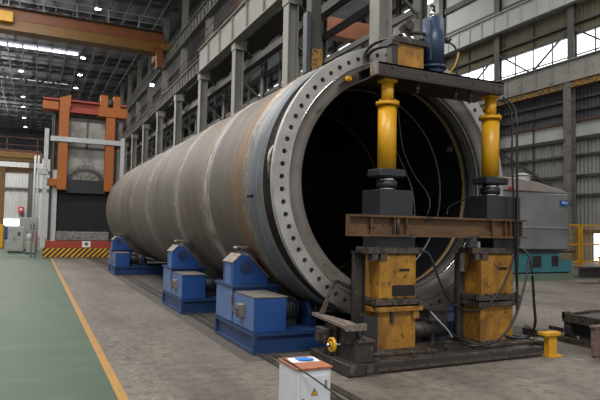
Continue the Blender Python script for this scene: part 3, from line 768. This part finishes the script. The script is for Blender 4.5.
part('clamp_jaw', MB().box(3.5, 3.6, 6.55, 6.8, .3, .5, .006).box(3.44, 3.52, 6.6, 6.7, .34, .46).box(3.55, 3.63, 6.5, 6.55, .16, .3), 'press_dark')
part('probe_arm', MB().bar((3.66, 6.95, .63), (3.84, 6.9, 1.09), .07, .05).bar((3.84, 6.9, 1.09), (4.1, 6.88, .98), .06, .05), 'press_brown')
part('guide_shaft', MB().cyl((5.0, 6.9, .33), (5.75, 6.9, .33), .12, 20), 'press_dark')
part('guide_bracket', MB().box(5.4, 5.75, 6.8, 7.05, .45, .62).box(5.35, 5.8, 6.75, 7.08, .62, .65).box(5.45, 5.5, 6.8, 7.0, .15, .45), 'press_dark')
# hoses
def hose(pts, r, label=None, mat='rubber'): return part('hose', MB().tube(pts, r, 8), mat)
hose([(4.78, 6.6, 4.58), at(392, 38, 6.8), at(376, 42, 7.0), at(366, 50, 7.12), at(365, 58, 7.14)], .026)
hose([(4.62, 6.6, 4.5), at(386, 46, 6.8), at(374, 49, 7.0), at(368, 55, 7.12), at(368, 62, 7.14)], .024)
hose([(6.5, 6.5, 3.88), at(503, 101, 6.5), at(511, 108, 6.45), at(512, 125, 6.4), at(512, 170, 6.36), at(514, 200, 6.33), at(515, 250, 6.3), at(517, 290, 6.3)], .015)
hose([(6.52, 6.45, 3.92), at(508, 101, 6.4), at(515.5, 108, 6.35), at(517, 125, 6.3), at(517, 170, 6.28), at(517.5, 215, 6.27), at(517.5, 260, 6.26), at(517, 310, 6.2)], .019)
hose([at(516, 249, 6.38), at(524, 250, 6.2), at(530, 256, 6.1), at(533, 280, 6.05), at(534, 305, 6.05), at(536, 322, 6.1), at(532, 336, 6.2), at(520, 339, 6.3), at(505, 336, 6.4)], .02)
hose([at(529, 258, 6.1), at(526, 280, 6.05), at(520, 303, 6.0), at(515, 318, 6.0), at(506, 333, 6.02), at(494, 343, 6.08), at(474, 347, 6.15), at(462, 343, 6.3)], .018)
hose([at(421, 251, 6.36), at(428, 252, 6.3), at(433, 262, 6.25), at(440, 283, 6.2), at(450, 302, 6.2), at(466, 312, 6.2), at(485, 309, 6.2), at(500, 292, 6.2), at(509, 274, 6.25), at(514, 256, 6.33)], .017)
hose([at(397, 100, 7.0), at(400, 130, 7.0), at(403, 152, 7.0), at(414, 176, 6.98), at(427, 192, 6.9), at(431, 204, 6.85), at(427, 215, 6.75)], .011)
hose([at(396, 150, 7.0), at(404, 168, 7.0), at(413, 190, 6.9), at(415, 214, 6.7)], .009)
hose([at(447, 214, 6.7), at(448, 207, 6.75), at(458, 202, 6.8), at(470, 198, 6.8)], .009)
hose([at(431, 312, 6.6), at(438, 320, 6.5), at(448, 330, 6.5), at(452, 337, 6.5)], .012, None, 'greysteel')
hose([at(424, 318, 6.7), at(440, 326, 6.6), at(455, 336, 6.5), at(470, 343, 6.4)], .014)
part('junction_block', MB().box(5.99, 6.04, 6.42, 6.5, 1.58, 1.67), 'greysteel')
part('grease_nipple', MB().cyl((5.72, 6.42, 1.575), (5.72, 6.42, 1.62), .015, 8), 'chrome')

# ================================================================== FOREGROUND
db = thing('distribution_box', (2.25, 4.56, 0), 'small white electrical distribution box with rusty red top in the foreground', 'electrical box')
MB().box(2.08, 2.40, 4.36, 4.76, .05, .595, .006).build('cabinet', 'white_box', db)
MB().box(2.07, 2.41, 4.345, 4.775, .595, .615, .003).build('top_plate', 'rust_top', db)
dr = MB().box(2.105, 2.375, 4.348, 4.362, .08, .545, .004).build('door', 'white_box', db)
MB().box(2.335, 2.353, 4.335, 4.35, .43, .50, .003).build('latch', 'rustgrey', dr)
MB().cyl((2.125, 4.34, .30), (2.125, 4.34, .36), .012, 8).build('hinge', 'press_dark', dr)
ws = MB().prism([(2.205, .385), (2.265, .385), (2.235, .44)], 4.344, 4.348, 'y').build('warning_sign', 'sign_yellow', dr)
b = MB().prism([(2.238, .43), (2.228, .408), (2.235, .409), (2.23, .39), (2.243, .413), (2.236, .412)], 4.342, 4.344, 'y')
for p, q in (((2.205, .385), (2.265, .385)), ((2.265, .385), (2.235, .44)), ((2.235, .44), (2.205, .385))): b.bar((p[0], 4.3435, p[1]), (q[0], 4.3435, q[1]), .006, .002)
b.build('lightning_mark', 'black', ws)
for x in (2.1, 2.34): MB().box(x, x+.04, 4.38, 4.74, 0, .05).build('foot', 'rustgrey', db)
b = MB().box(-.13, .13, -.085, .085, 0, .004, 0, Matrix.Translation((2.26, 4.63, .615)) @ Matrix.Rotation(-.12, 4, 'Z'))
tag(b.build('paper_sheet', 'paper'), 'white paper sheet lying on the rusty top of the white box', 'paper')
b = MB().ball((2.25, 4.6, .632), .05, (1.3, .8, .28), 12).ball((2.29, 4.56, .63), .025, (2, .6, .4), 10).ball((2.22, 4.66, .628), .022, (1.2, 1.5, .4), 10).ball((2.31, 4.6, .63), .02, (1.8, .5, .4), 10)
tag(b.build('glove', 'glove'), 'blue cloth glove lying on the paper on the white box', 'glove')
b = MB().tube([(2.35, 5.1, .01), (2.25, 4.86, .2), (2.12, 4.79, .6), (2.09, 4.7, .628), (2.085, 4.4, .628), (2.09, 4.335, .612), at(312, 377, 4.28), at(325, 386.5, 4.2), at(343, 400, 4.1), at(362, 416, 4.0), (2.95, 3.85, .012), (3.4, 3.7, .012)], .007, 6)
tag(b.build('power_cable', 'rubber'), 'thin dark cable slanting across the front of the white box', 'cable')

# yellow steel post at the right end of the bed
po = thing('stop_post', (6.97, 5.95, 0), 'short yellow steel stop post at the right end of the press bed', 'post')
MB().box(6.9, 7.06, 5.92, 6.02, .02, .30, .004).build('upright', 'yellow2', po)
MB().box(6.8, 7.1, 5.88, 6.04, .31, .36, .005).build('top_plate', 'yellow2', po)
MB().box(6.88, 7.14, 5.88, 6.06, 0, .02).build('foot_plate', 'yellow2', po)
# dark frame and blocks on the floor at the right
mf = thing('machine_frame', (8.8, 6.1, 0), 'dark steel machine frame standing on the floor at the right edge', 'machine')
b = MB().box(8.34, 9.4, 5.3, 6.85, .36, .42, .006)
for x in (8.34, 9.2):
    for y in (5.3, 6.05, 6.72): b.box(x, x+.12, y, y+.13, .02, .36)
b.box(8.34, 8.42, 5.3, 6.85, .02, .08)
b.build('frame', 'press_dark', mf)
MB().box(8.32, 8.37, 5.28, 6.87, .30, .45, .005).box(8.32, 9.42, 6.82, 6.88, .34, .47, .005).build('rim', 'press_brown', mf)
MB().box(8.42, 9.1, 5.5, 6.7, .03, .34).build('inner_box', 'slate', mf)
MB().cyl((8.4, 6.78, .46), (8.95, 6.82, .47), .025, 10).build('shaft', 'rustgrey', mf)
for (nm, x0, x1, y0, y1, h, mat, lab) in (
    ('channel_beam', 8.1, 8.22, 5.7, 7.1, .08, 'press_brown', 'brown steel channel lying in front of the dark machine frame'),
    ('channel_beam', 7.15, 7.3, 6.3, 7.6, .12, 'press_dark', 'dark channel lying behind the yellow stop post'),
    ('steel_plate', 8.0, 8.7, 7.15, 7.45, .12, 'press_dark', 'dark plate with studs lying left of the machine frame')):
    rt = thing(nm, ((x0+x1)/2, (y0+y1)/2, 0), lab, 'steel')
    MB().box(x0, x1, y0, y1, 0, h*.5, .004).box(x0, x0+.03, y0, y1, h*.5, h).box(x1-.03, x1, y0, y1, h*.5, h).build('web', mat, rt)
    b = MB()
    for k in range(4): b.cyl((x0+.06+.02*k, y0+.15+k*(y1-y0)*.22, h*.5), (x0+.06+.02*k, y0+.15+k*(y1-y0)*.22, h+.05), .02, 6)
    b.build('stud', 'rustgrey', rt)
tag(MB().box(7.48, 8.0, 5.6, 5.69, .03, .46, .01).box(7.5, 7.98, 5.61, 5.68, 0, .03).box(7.46, 8.02, 5.59, 5.70, .43, .47, .006).build('counterweight', 'maroon'), 'maroon and white flaking counterweight block at the right edge of the photo', 'block')

# ================================================================== SECOND BAY
mb_ = thing('turquoise_machine', (21, 19.4, 0), 'turquoise machine base under the grey tarpaulin covered hood', 'machine')
MB().box(19.2, 22.1, 18.4, 20.6, .05, .95, .02).build('base', 'teal', mb_)
MB().box(20.4, 20.9, 18.36, 18.42, .3, .8).build('hatch', 'press_dark', mb_)
MB().box(21.6, 22.0, 18.36, 18.42, .35, .8).build('hatch', 'press_dark', mb_)
MB().box(22.1, 22.95, 18.4, 19.6, .05, .62, .02).build('step', 'teal', mb_)
MB().box(19.0, 23.0, 18.3, 20.7, .95, 1.02).box(20.2, 20.4, 18.35, 18.6, 1.02, 1.05).box(22.2, 22.4, 18.35, 18.6, 1.02, 1.05).build('deck', 'press_dark', mb_)
for x in (19.3, 21.7, 22.6): MB().box(x, x+.25, 18.5, 19.5, 0, .05).build('foot', 'black', mb_)
hd = thing('tarpaulin_hood', (21, 19.8, 0), 'large grey tarpaulin covered round hood with a small blue sign', 'covered machine')
cx, cy = 20.35, 20.6
prof = [(2.72, 1.06), (2.76, 1.3), (2.74, 2.0), (2.8, 2.06), (2.74, 2.12), (2.72, 3.0), (2.74, 3.72)]
b = MB()
b.prism([(17.6, 18.5), (22.7, 18.35), (22.95, 18.6), (22.95, 22.5), (17.6, 22.6)], 1.06, 3.72, 'z', .08)
b.prism([(17.55, 18.45), (22.75, 18.3), (23.0, 18.58), (23.0, 22.55), (17.55, 22.65)], 2.05, 2.11, 'z', .02)
b.build('tarpaulin', 'tarp', hd)
MB().prism([(17.55, 3.72), (22.9, 3.72), (22.2, 3.9), (20.8, 4.15), (19.3, 4.3), (17.6, 4.3)], 18.4, 22.4, 'y', .03).build('lid_sheet', 'pinktarp', hd)
MB().cyl((20.6, 19.2, 4.05), (20.6, 19.2, 4.5), .38, 20).cyl((20.6, 19.2, 4.5), (20.6, 19.2, 4.62), .46, 20, .2).build('vent_cap', 'greysteel', hd)
sg = MB().box(22.1, 22.6, 18.27, 18.36, 3.14, 3.38).build('sign', 'sign_blue', hd)
MB().box(22.16, 22.3, 18.262, 18.27, 3.24, 3.33).box(22.33, 22.54, 18.262, 18.27, 3.27, 3.31).box(22.33, 22.5, 18.262, 18.27, 3.21, 3.235).build('sign_mark', 'white', sg)
MB().box(18.9, 19.05, 18.2, 18.32, 3.7, 3.86).build('lamp', 'redbox', hd)

# steel beam and bench at the right
st = thing('steel_joist', (19.6, 13.9, 0), 'dark steel joist lying on blocks at the right edge before the yellow fence', 'steel')
MB().ibeam('x', 18.2, 21.5, 14.3, .22, .4, .4, .05, .05).build('joist', 'press_dark', st)
for x in (19.6, 20.9): MB().box(x, x+.2, 14.1, 14.5, 0, .22).build('block', 'press_brown', st)
be = thing('yellow_trestle', (22.4, 15.9, 0), 'small yellow steel trestle right of the yellow fence panel', 'trestle')
MB().box(21.4, 23.0, 15.3, 15.9, .82, .92).build('top', 'yellow2', be)
for x in (21.45, 22.85):
    for y in (15.35, 15.8): MB().box(x, x+.1, y, y+.1, 0, .82).build('leg', 'yellow2', be)
# yellow guard fence
def fence(x0, x1, y, label, z1=2.35):
    rt = thing('guard_fence', ((x0+x1)/2, y, 0), label, 'fence', 'yellow guard fences')
    for z in (.35, 1.25, z1-.08): MB().box(x0, x1, y-.03, y+.03, z, z+.08).build('rail', 'yellow2', rt)
    for x in (x0, x1-.09): MB().box(x, x+.09, y-.05, y+.05, 0, z1).build('post', 'yellow2', rt)
    b = MB()
    n = int((x1-x0)/.12)
    for k in range(1, n): b.box(x0+k*(x1-x0)/n-.006, x0+k*(x1-x0)/n+.006, y-.006, y+.006, .4, z1-.1)
    b.build('mesh_panel', 'yellow2', rt)
fence(23.6, 25.9, 20.3, 'yellow guard fence panel nearest the turquoise machine')
fence(26.0, 29.6, 20.3, 'yellow guard fence panel at the right edge of the photo')
MB_ = [(24.0, 25.6, 24.5, 1.5, 'slate', 'dark workshop machine behind the left yellow fence panel'), (26.6, 28.6, 24.2, 1.9, 'motor', 'dark workshop machine behind the right yellow fence panel')]
for (x0, x1, y, h, m, lab) in MB_:
    rt = thing('workshop_machine', ((x0+x1)/2, y, 0), lab, 'machine')
    MB().box(x0, x1, y, y+1.2, 0, h*.55, .03).build('bed', m, rt)
    MB().box(x0+.2, x0+.8, y+.1, y+1.0, h*.55, h, .04).build('headstock', 'beige', rt)
    MB().cyl((x0+.8, y+.5, h*.75), (x1-.3, y+.5, h*.75), .16, 16).build('spindle', 'maroon', rt)
    MB().box(x1-.4, x1-.1, y+.2, y+.9, h*.55, h*.9, .02).build('tailstock', 'press_brown', rt)
# welding mast behind the tube
ms = thing('welding_mast', (8.6, 17.0, 0), 'dark steel mast with a yellow carriage rising behind the tube', 'mast')
MB().box(8.35, 8.75, 17.0, 17.4, .1, 9.9, .02).build('mast_column', 'dsteel', ms)
MB().box(8.1, 9.0, 16.8, 17.6, 0, .1).build('base_plate', 'dsteel', ms)
MB().box(8.3, 8.7, 16.75, 17.0, 6.6, 7.95, .02).build('carriage', 'rail_yellow', ms)
MB().box(8.1, 8.25, 16.8, 17.1, 7.1, 9.2).build('cable_chain', 'motor', ms)

# ================================================================== CRANES
cr1 = thing('overhead_crane', (-6, 50, 17.1), 'orange overhead bridge crane spanning the left hall under the roof', 'crane')
g = MB().box(-30, XC-.2, 49.4, 49.44, 17.15, 18.75).box(-30, XC-.2, 50.6, 50.64, 17.15, 18.75).box(-30, XC-.2, 49.3, 50.7, 18.75, 18.8).box(-30, XC-.2, 49.3, 50.7, 17.1, 17.16)
for k in range(20): g.box(-30+2*k, -29.92+2*k, 49.36, 49.4, 17.16, 18.75)
gd = g.build('bridge_girder', 'orange_y', cr1)
MB().box(-30, XC-.2, 49.34, 49.39, 17.98, 18.78).build('girder_band', 'orange', gd)
g = MB().box(-30, XC-.2, 52.2, 53.0, 18.1, 18.75)
g.build('bridge_girder', 'orange_y', cr1)
b = MB()
for k in range(16): b.box(-30+2.5*k, -29.94+2.5*k, 49.0, 49.05, 18.8, 20.0)
b.box(-30, XC-.4, 49.0, 49.05, 19.95, 20.0).box(-30, XC-.4, 49.0, 49.05, 19.4, 19.44)
b.build('handrail', 'greysteel', cr1)
MB().box(-30, XC-.4, 48.9, 49.4, 18.8, 18.85).build('walkway', 'dsteel', cr1)
MB().box(XC-.5, XC+.3, 48.6, 53.6, 17.16, 17.8, .03).build('end_carriage', 'orange_y', cr1)
MB().box(XC-.9, XC-.4, 48.8, 49.4, 15.6, 17.3).box(XC-1.0, XC-.3, 48.7, 49.6, 17.3, 17.45).build('drive_cabin', 'orange', cr1)
for x in (-2.3,): MB().box(x-.8, x+.2, 48.8, 49.4, 17.6, 18.4, .02).build('junction_box', 'yellow2', cr1)
cr2 = thing('gantry_crane', (-3, 46, 0), 'yellow orange gantry crane at the far left beside the furnace', 'crane')
b = MB().box(-16, .4, 45.6, 46.4, 6.35, 7.0).box(-16, .4, 45.5, 46.5, 6.6, 6.66)
b.build('bridge_girder', 'orange_y', cr2)
MB().box(-16, .3, 46.6, 46.9, 5.6, 6.0).build('lower_girder', 'orange_y', cr2)
MB().box(-16, .3, 46.0, 46.2, 7.0, 7.25).build('rail', 'handrail', cr2)
b = MB()
for k in range(9): b.box(-16+2*k, -15.94+2*k, 45.5, 45.56, 7.0, 8.1)
b.box(-16, .4, 45.5, 45.56, 8.05, 8.1).box(-16, .4, 45.5, 45.56, 7.5, 7.54)
b.build('handrail', 'handrail', cr2)
MB().box(-2.35, -2.0, 46.0, 46.4, 0, 5.9).build('leg', 'orange_y', cr2)
MB().box(-14, -13.5, 46.0, 46.5, 0, 6.4).build('leg', 'orange_y', cr2)
MB().box(-2.9, -1.9, 45.4, 47, 0, 1.7, .05).build('wheel_carriage', 'yellow2', cr2)
cr3 = thing('bridge_crane', (22, 45, 19.6), 'orange bridge crane seen behind the columns above the tube', 'crane')
MB().box(XC+2.5, XW-.6, 44.4, 45.6, 19.6, 21.3).build('bridge_girder', 'orange_dim', cr3)
MB().box(XC+2.4, XC+2.9, 43, 47, 19.3, 19.7).build('end_carriage', 'orange', cr3)

# ================================================================== FURNACE
fu = thing('car_bottom_furnace', (2.5, 33.6, 0), 'tall grey and orange car bottom furnace with black door at the hall end', 'furnace')
Y = 33.5
MB().box(.85, 4.2, Y+.6, Y+7, .6, 8.0).build('body', 'soot2', fu)
MB().box(.84, .87, Y+.58, Y+7, .6, 8.0).box(1.3, 1.5, Y+.5, Y+.62, 3.6, 7.9).build('body_panel', 'fpanel', fu)
MB().box(1.5, 3.6, Y+.25, Y+.6, 4.5, 7.7).build('door_panel', 'fpanel', fu)
b = MB().box(1.45, 3.62, Y+.2, Y+.28, 6.05, 6.2).box(1.45, 3.62, Y+.2, Y+.28, 7.65, 7.8)
b.box(2.5, 2.6, Y+.2, Y+.28, 6.1, 7.7); b.build('door_rib', 'msteel', fu)
pts = [(1.6+0, 4.2)]+[(2.55-.98*math.cos(a), 4.2+.72*math.sin(a)) for a in [k*PI/12 for k in range(13)]]
pts = [(2.55-1.06*math.cos(k*PI/14), 4.25+.95*math.sin(k*PI/14)) for k in range(15)]
ar = MB().prism(pts, Y+.08, Y+.3, 'y', .02).build('arch_lining', 'rubble', fu)
pts = [(2.55-.98*math.cos(k*PI/14), 4.25+.72*math.sin(k*PI/14)) for k in range(15)]
MB().prism(pts, Y+.02, Y+.09, 'y', .02).build('arch_core', 'soot2', ar)
pts = [(2.55-.72*math.cos(k*PI/14), 4.25+.5*math.sin(k*PI/14)) for k in range(15)]
MB().prism(pts, Y-.02, Y+.03, 'y', .02).build('arch_core', 'rubble', ar)
MB().box(1.52, 3.62, Y-.05, Y+.3, 3.55, 4.3, .02).build('door_sill', 'soot', fu)
MB().box(1.2, 3.88, Y+.2, Y+.5, 1.42, 3.75).build('door', 'door_black', fu)
MB().box(1.15, 3.9, Y, Y+.5, .9, 1.42, .05).build('seal', 'rubble', fu)
car = MB().box(.62, 4.3, Y-.12, Y+1, .5, .9, .01).build('car', 'red', fu)
MB().box(2.48, 2.92, Y-.15, Y-.12, .56, .9).build('notice', 'white', car)
MB().box(2.62, 2.78, Y-.155, Y-.15, .66, .82).build('notice_mark', 'press_brown', car)
MB().box(.5, 4.3, Y-.34, Y+1, .02, .5).build('hazard_skirt', 'hazard', fu)
for x in (1.05, 3.5):
    MB().box(x, x+.5, Y-.2, Y+.2, 3.7, 8.3, .01).build('upright', 'orange_f', fu)
    MB().box(x+.03, x+.47, Y-.22, Y-.2, 3.75, 6.5).build('upright_cover', 'orange_f', fu)
MB().box(.2, 4.6, Y-.1, Y+.4, 8.05, 8.15).box(.2, 4.6, Y-.1, Y+.4, 8.65, 8.75).box(.2, 4.6, Y+.1, Y+.16, 8.15, 8.65).build('top_beam', 'red', fu)
MB().prism([(1.05, 8.3), (1.6, 8.3), (1.6, 9.0), (1.05, 8.8)], Y-.2, Y+.1, 'y').build('top_bracket', 'orange_f', fu)
MB().box(3.05, 4.65, Y-.25, Y+.4, 7.95, 8.5, .02).build('hoist_deck', 'orange_f', fu)
MB().box(.2, 1.0, Y-.2, Y+.4, 8.1, 8.55, .02).build('hoist_bracket', 'orange_f', fu)
for x in (3.15, 3.85): MB().box(x, x+.42, Y-.15, Y+.2, 8.5, 9.2, .02).build('winch_post', 'orange_f', fu)
MB().cyl((3.57, Y+.05, 8.8), (3.85, Y+.05, 8.8), .22, 20).build('winch_drum', 'dsteel', fu)
MB().box(.65, 4.35, Y-.3, Y-.1, 6.35, 6.62, .01).build('tie_beam', 'greysteel', fu)
for x, z1 in ((.15, 7.0), (4.28, 6.8)):
    MB().box(x+.2 if x < 1 else x+.05, x+.42 if x < 1 else x+.27, Y-.3, Y-.05, .5 if x > 1 else .5, z1, .01).build('frame_post', 'greysteel', fu)
MB().box(.86, 1.1, Y+.1, Y+.5, .9, 4.8).build('side_post', 'greysteel', fu)
MB().box(.7, .82, Y+.2, Y+.5, .5, 8.0).build('side_post', 'dsteel', fu)
MB().box(4.05, 4.2, Y+.2, Y+.5, .5, 7.8).build('side_post', 'dsteel', fu)
MB().box(.55, 1.1, Y-.15, Y+.2, 3.9, 4.3, .01).build('side_arm', 'orange_f', fu)
b = MB().cyl((-.05, Y-.1, 0), (-.05, Y-.1, 5.5), .05, 8).cyl((.12, Y-.1, 0), (.12, Y-.1, 5.5), .05, 8)
for k in range(16): b.cyl((-.05, Y-.1, .3+k*.33), (.12, Y-.1, .3+k*.33), .02, 6)
b.build('ladder', 'greysteel', fu)
MB().box(.1, .6, Y-.34, Y-.3, 4.5, 4.8).box(.5, .65, Y-.34, Y-.3, 4.7, 4.76).build('cable_clamp', 'greysteel', fu)

# cabinets left of the furnace
for (x0, x1, y, h, lab) in ((-1.4, -.5, 38.5, 1.6, 'low beige control cabinet left of the furnace'), (-.85, .3, 41, 2.2, 'taller beige control cabinet closest to the furnace ladder')):
    rt = thing('control_cabinet', ((x0+x1)/2, y, 0), lab, 'cabinet')
    MB().box(x0, x1, y, y+.8, .1, h, .02).build('cabinet', 'beige', rt)
    dd = MB().box(x0+.08, (x0+x1)/2-.02, y-.02, y, .2, h-.15).build('door', 'beige', rt)
    MB().box((x0+x1)/2-.1, (x0+x1)/2-.06, y-.05, y-.02, h*.5, h*.6).build('handle', 'motor', dd)
    MB().box((x0+x1)/2+.02, x1-.08, y-.02, y, .2, h-.15).build('door', 'beige', rt)
    MB().box((x0+x1)/2+.1, x1-.2, y-.03, y-.02, h*.65, h*.8).build('meter_panel', 'motor', rt)
    MB().box(x0+.05, x1-.05, y+.05, y+.75, 0, .1).build('plinth', 'dsteel', rt)
pu = thing('pump_unit', (.0, 37.2, 0), 'grey pump unit with pipes on the floor before the beige cabinets', 'pump')
MB().box(-.35, .1, 37, 37.6, .1, .75, .02).build('tank', 'beige', pu)
MB().cyl((-.2, 37.3, .75), (-.2, 37.3, 1.2), .14, 14).build('motor', 'greysteel', pu)
MB().tube([(-.0, 37.2, .75), (-.0, 37.1, 1.3), (.2, 37.1, 1.4), (.2, 37.1, .1)], .04, 6).build('pipe', 'redbox', pu)
MB().box(-.4, .15, 36.95, 37.65, 0, .1).build('skid', 'dsteel', pu)
fb_ = thing('fire_box', (-1.4, 81.5, 3.3), 'red fire box on the white wall left of the furnace', 'fire box')
MB().box(-1.85, -1.25, 81.3, 81.995, 3.2, 4.0, .02).build('case', 'redbox', fb_)
MB().cyl((-1.55, 81.24, 3.65), (-1.55, 81.3, 3.65), .15, 16).build('dial', 'white', fb_)
MB().cyl((-1.25, 81.7, 2.6), (-1.25, 81.7, 3.2), .06, 8).build('pipe', 'greysteel', fb_)
MB().box(-1.5, -1.2, 81.55, 81.995, 2.5, 3.2).build('bracket', 'msteel', fb_)
ct = thing('blue_skip', (-2.5, 72, 0), 'blue steel skip on the floor beneath the bright window', 'skip')
MB().box(-3.4, -1.4, 71.5, 73.5, .1, 1.4, .03).build('body', 'container', ct)
for k in range(5): MB().box(-3.35+k*.45, -3.25+k*.45, 71.42, 71.5, .1, 1.4).build('rib', 'container', ct)
MB().box(-3.3, -1.5, 71.6, 73.4, 0, .1).build('skid', 'dsteel', ct)

# ================================================================== ROOF LAMPS
def lamp(x, y, z, label, watts):
    rt = thing('high_bay_lamp', (x, y, z), label, 'lamp', 'high bay roof lamps')
    MB().cyl((x, y, z), (x, y, z+.35), .3, 16, .12).build('shade', 'greysteel', rt)
    MB().cyl((x, y, z-.02), (x, y, z), .24, 16).build('bulb', 'lampglow', rt)
    MB().cyl((x, y, z+.35), (x, y, 21.1), .025, 6).build('stem', 'dsteel', rt)
def wz(px, py, z):
    d = _f+R_*((px-300)/FPX)+U_*((200-py)/FPX); t = (z-CAMZ)/d.z; return d.x*t, d.y*t
lamps = [((83, 58), 'roof lamp just below the end of the nearer rooflight strip'), ((80, 75), 'roof lamp between the two rooflight strips at their right end'), ((76, 88), 'roof lamp under the right end of the farther rooflight strip'),
         ((21, 71), 'topmost lamp of the left lamp row under the roof'), ((23, 97), 'second lamp down in the left lamp row'), ((23, 107), 'third lamp down in the left lamp row'), ((24, 118), 'fourth lamp down in the left lamp row'), ((25.5, 127), 'lowest and farthest lamp of the left lamp row'),
         ((98, 9), 'roof lamp above the orange overhead crane girder')]
for (p, lab) in lamps:
    x, y = wz(p[0], p[1], 20.3); lamp(x, y, 20.3, lab, 0)
rt = thing('flood_lamp', (XC-.3, 47, 16.0), 'bright flood lamp under the upper crane rail beyond the columns', 'lamp')
p = at(152, 85, 47)
rt.location = p
MB().box(p.x-.16, p.x+.16, 47, 47.3, p.z-.14, p.z+.14, .02).build('case', 'greysteel', rt)
MB().box(p.x-.12, p.x+.12, 46.96, 47, p.z-.1, p.z+.1).build('bulb', 'lampglow', rt)

# ================================================================== LIGHT
wd = bpy.data.worlds.new('sky'); SC.world = wd; wd.use_nodes = True
bg = wd.node_tree.nodes['Background']; bg.inputs[0].default_value = (.92, .96, 1.0, 1); bg.inputs[1].default_value = .75
def area(x, y, z, sx, sy, w, rot=(0, 0, 0), col=(1, .97, .93)):
    ld = bpy.data.lights.new('roof_light', 'AREA'); ld.shape = 'RECTANGLE'; ld.size, ld.size_y = sx, sy; ld.energy = w; ld.color = col
    o = bpy.data.objects.new('roof_light', ld); C.objects.link(o); o.location = (x, y, z); o.rotation_euler = rot
area(-1, -8, 20.5, 12, 3, 5000)
for y, w in ((8, 3600), (24, 3000), (41, 2600), (58, 2600), (72, 3600)):
    area(-5, y, 20.4, 12, 2, w)
def omni(x, y, z, w):
    ld = bpy.data.lights.new('roof_fill_light', 'POINT'); ld.energy = w; ld.shadow_soft_size = .6; ld.color = (1, .97, .93)
    o = bpy.data.objects.new('roof_fill_light', ld); C.objects.link(o); o.location = (x, y, z)
for y in (34, 56, 78, 104): omni(-6, y, 17.0, 1700)  # fill lights without fixtures, added to brighten the roof from below
area(23, 16, 25, 14, 4, 3400); area(23, 44, 25, 14, 4, 2400); area(23, 80, 25, 14, 4, 2000)

SC.view_settings.view_transform = 'Standard'; SC.view_settings.look = 'None'; SC.view_settings.gamma = 1
SC.view_settings.use_curve_mapping = False
SC.view_settings.exposure = 0.0
SC.cycles.max_bounces = 6 if hasattr(SC, 'cycles') else 6
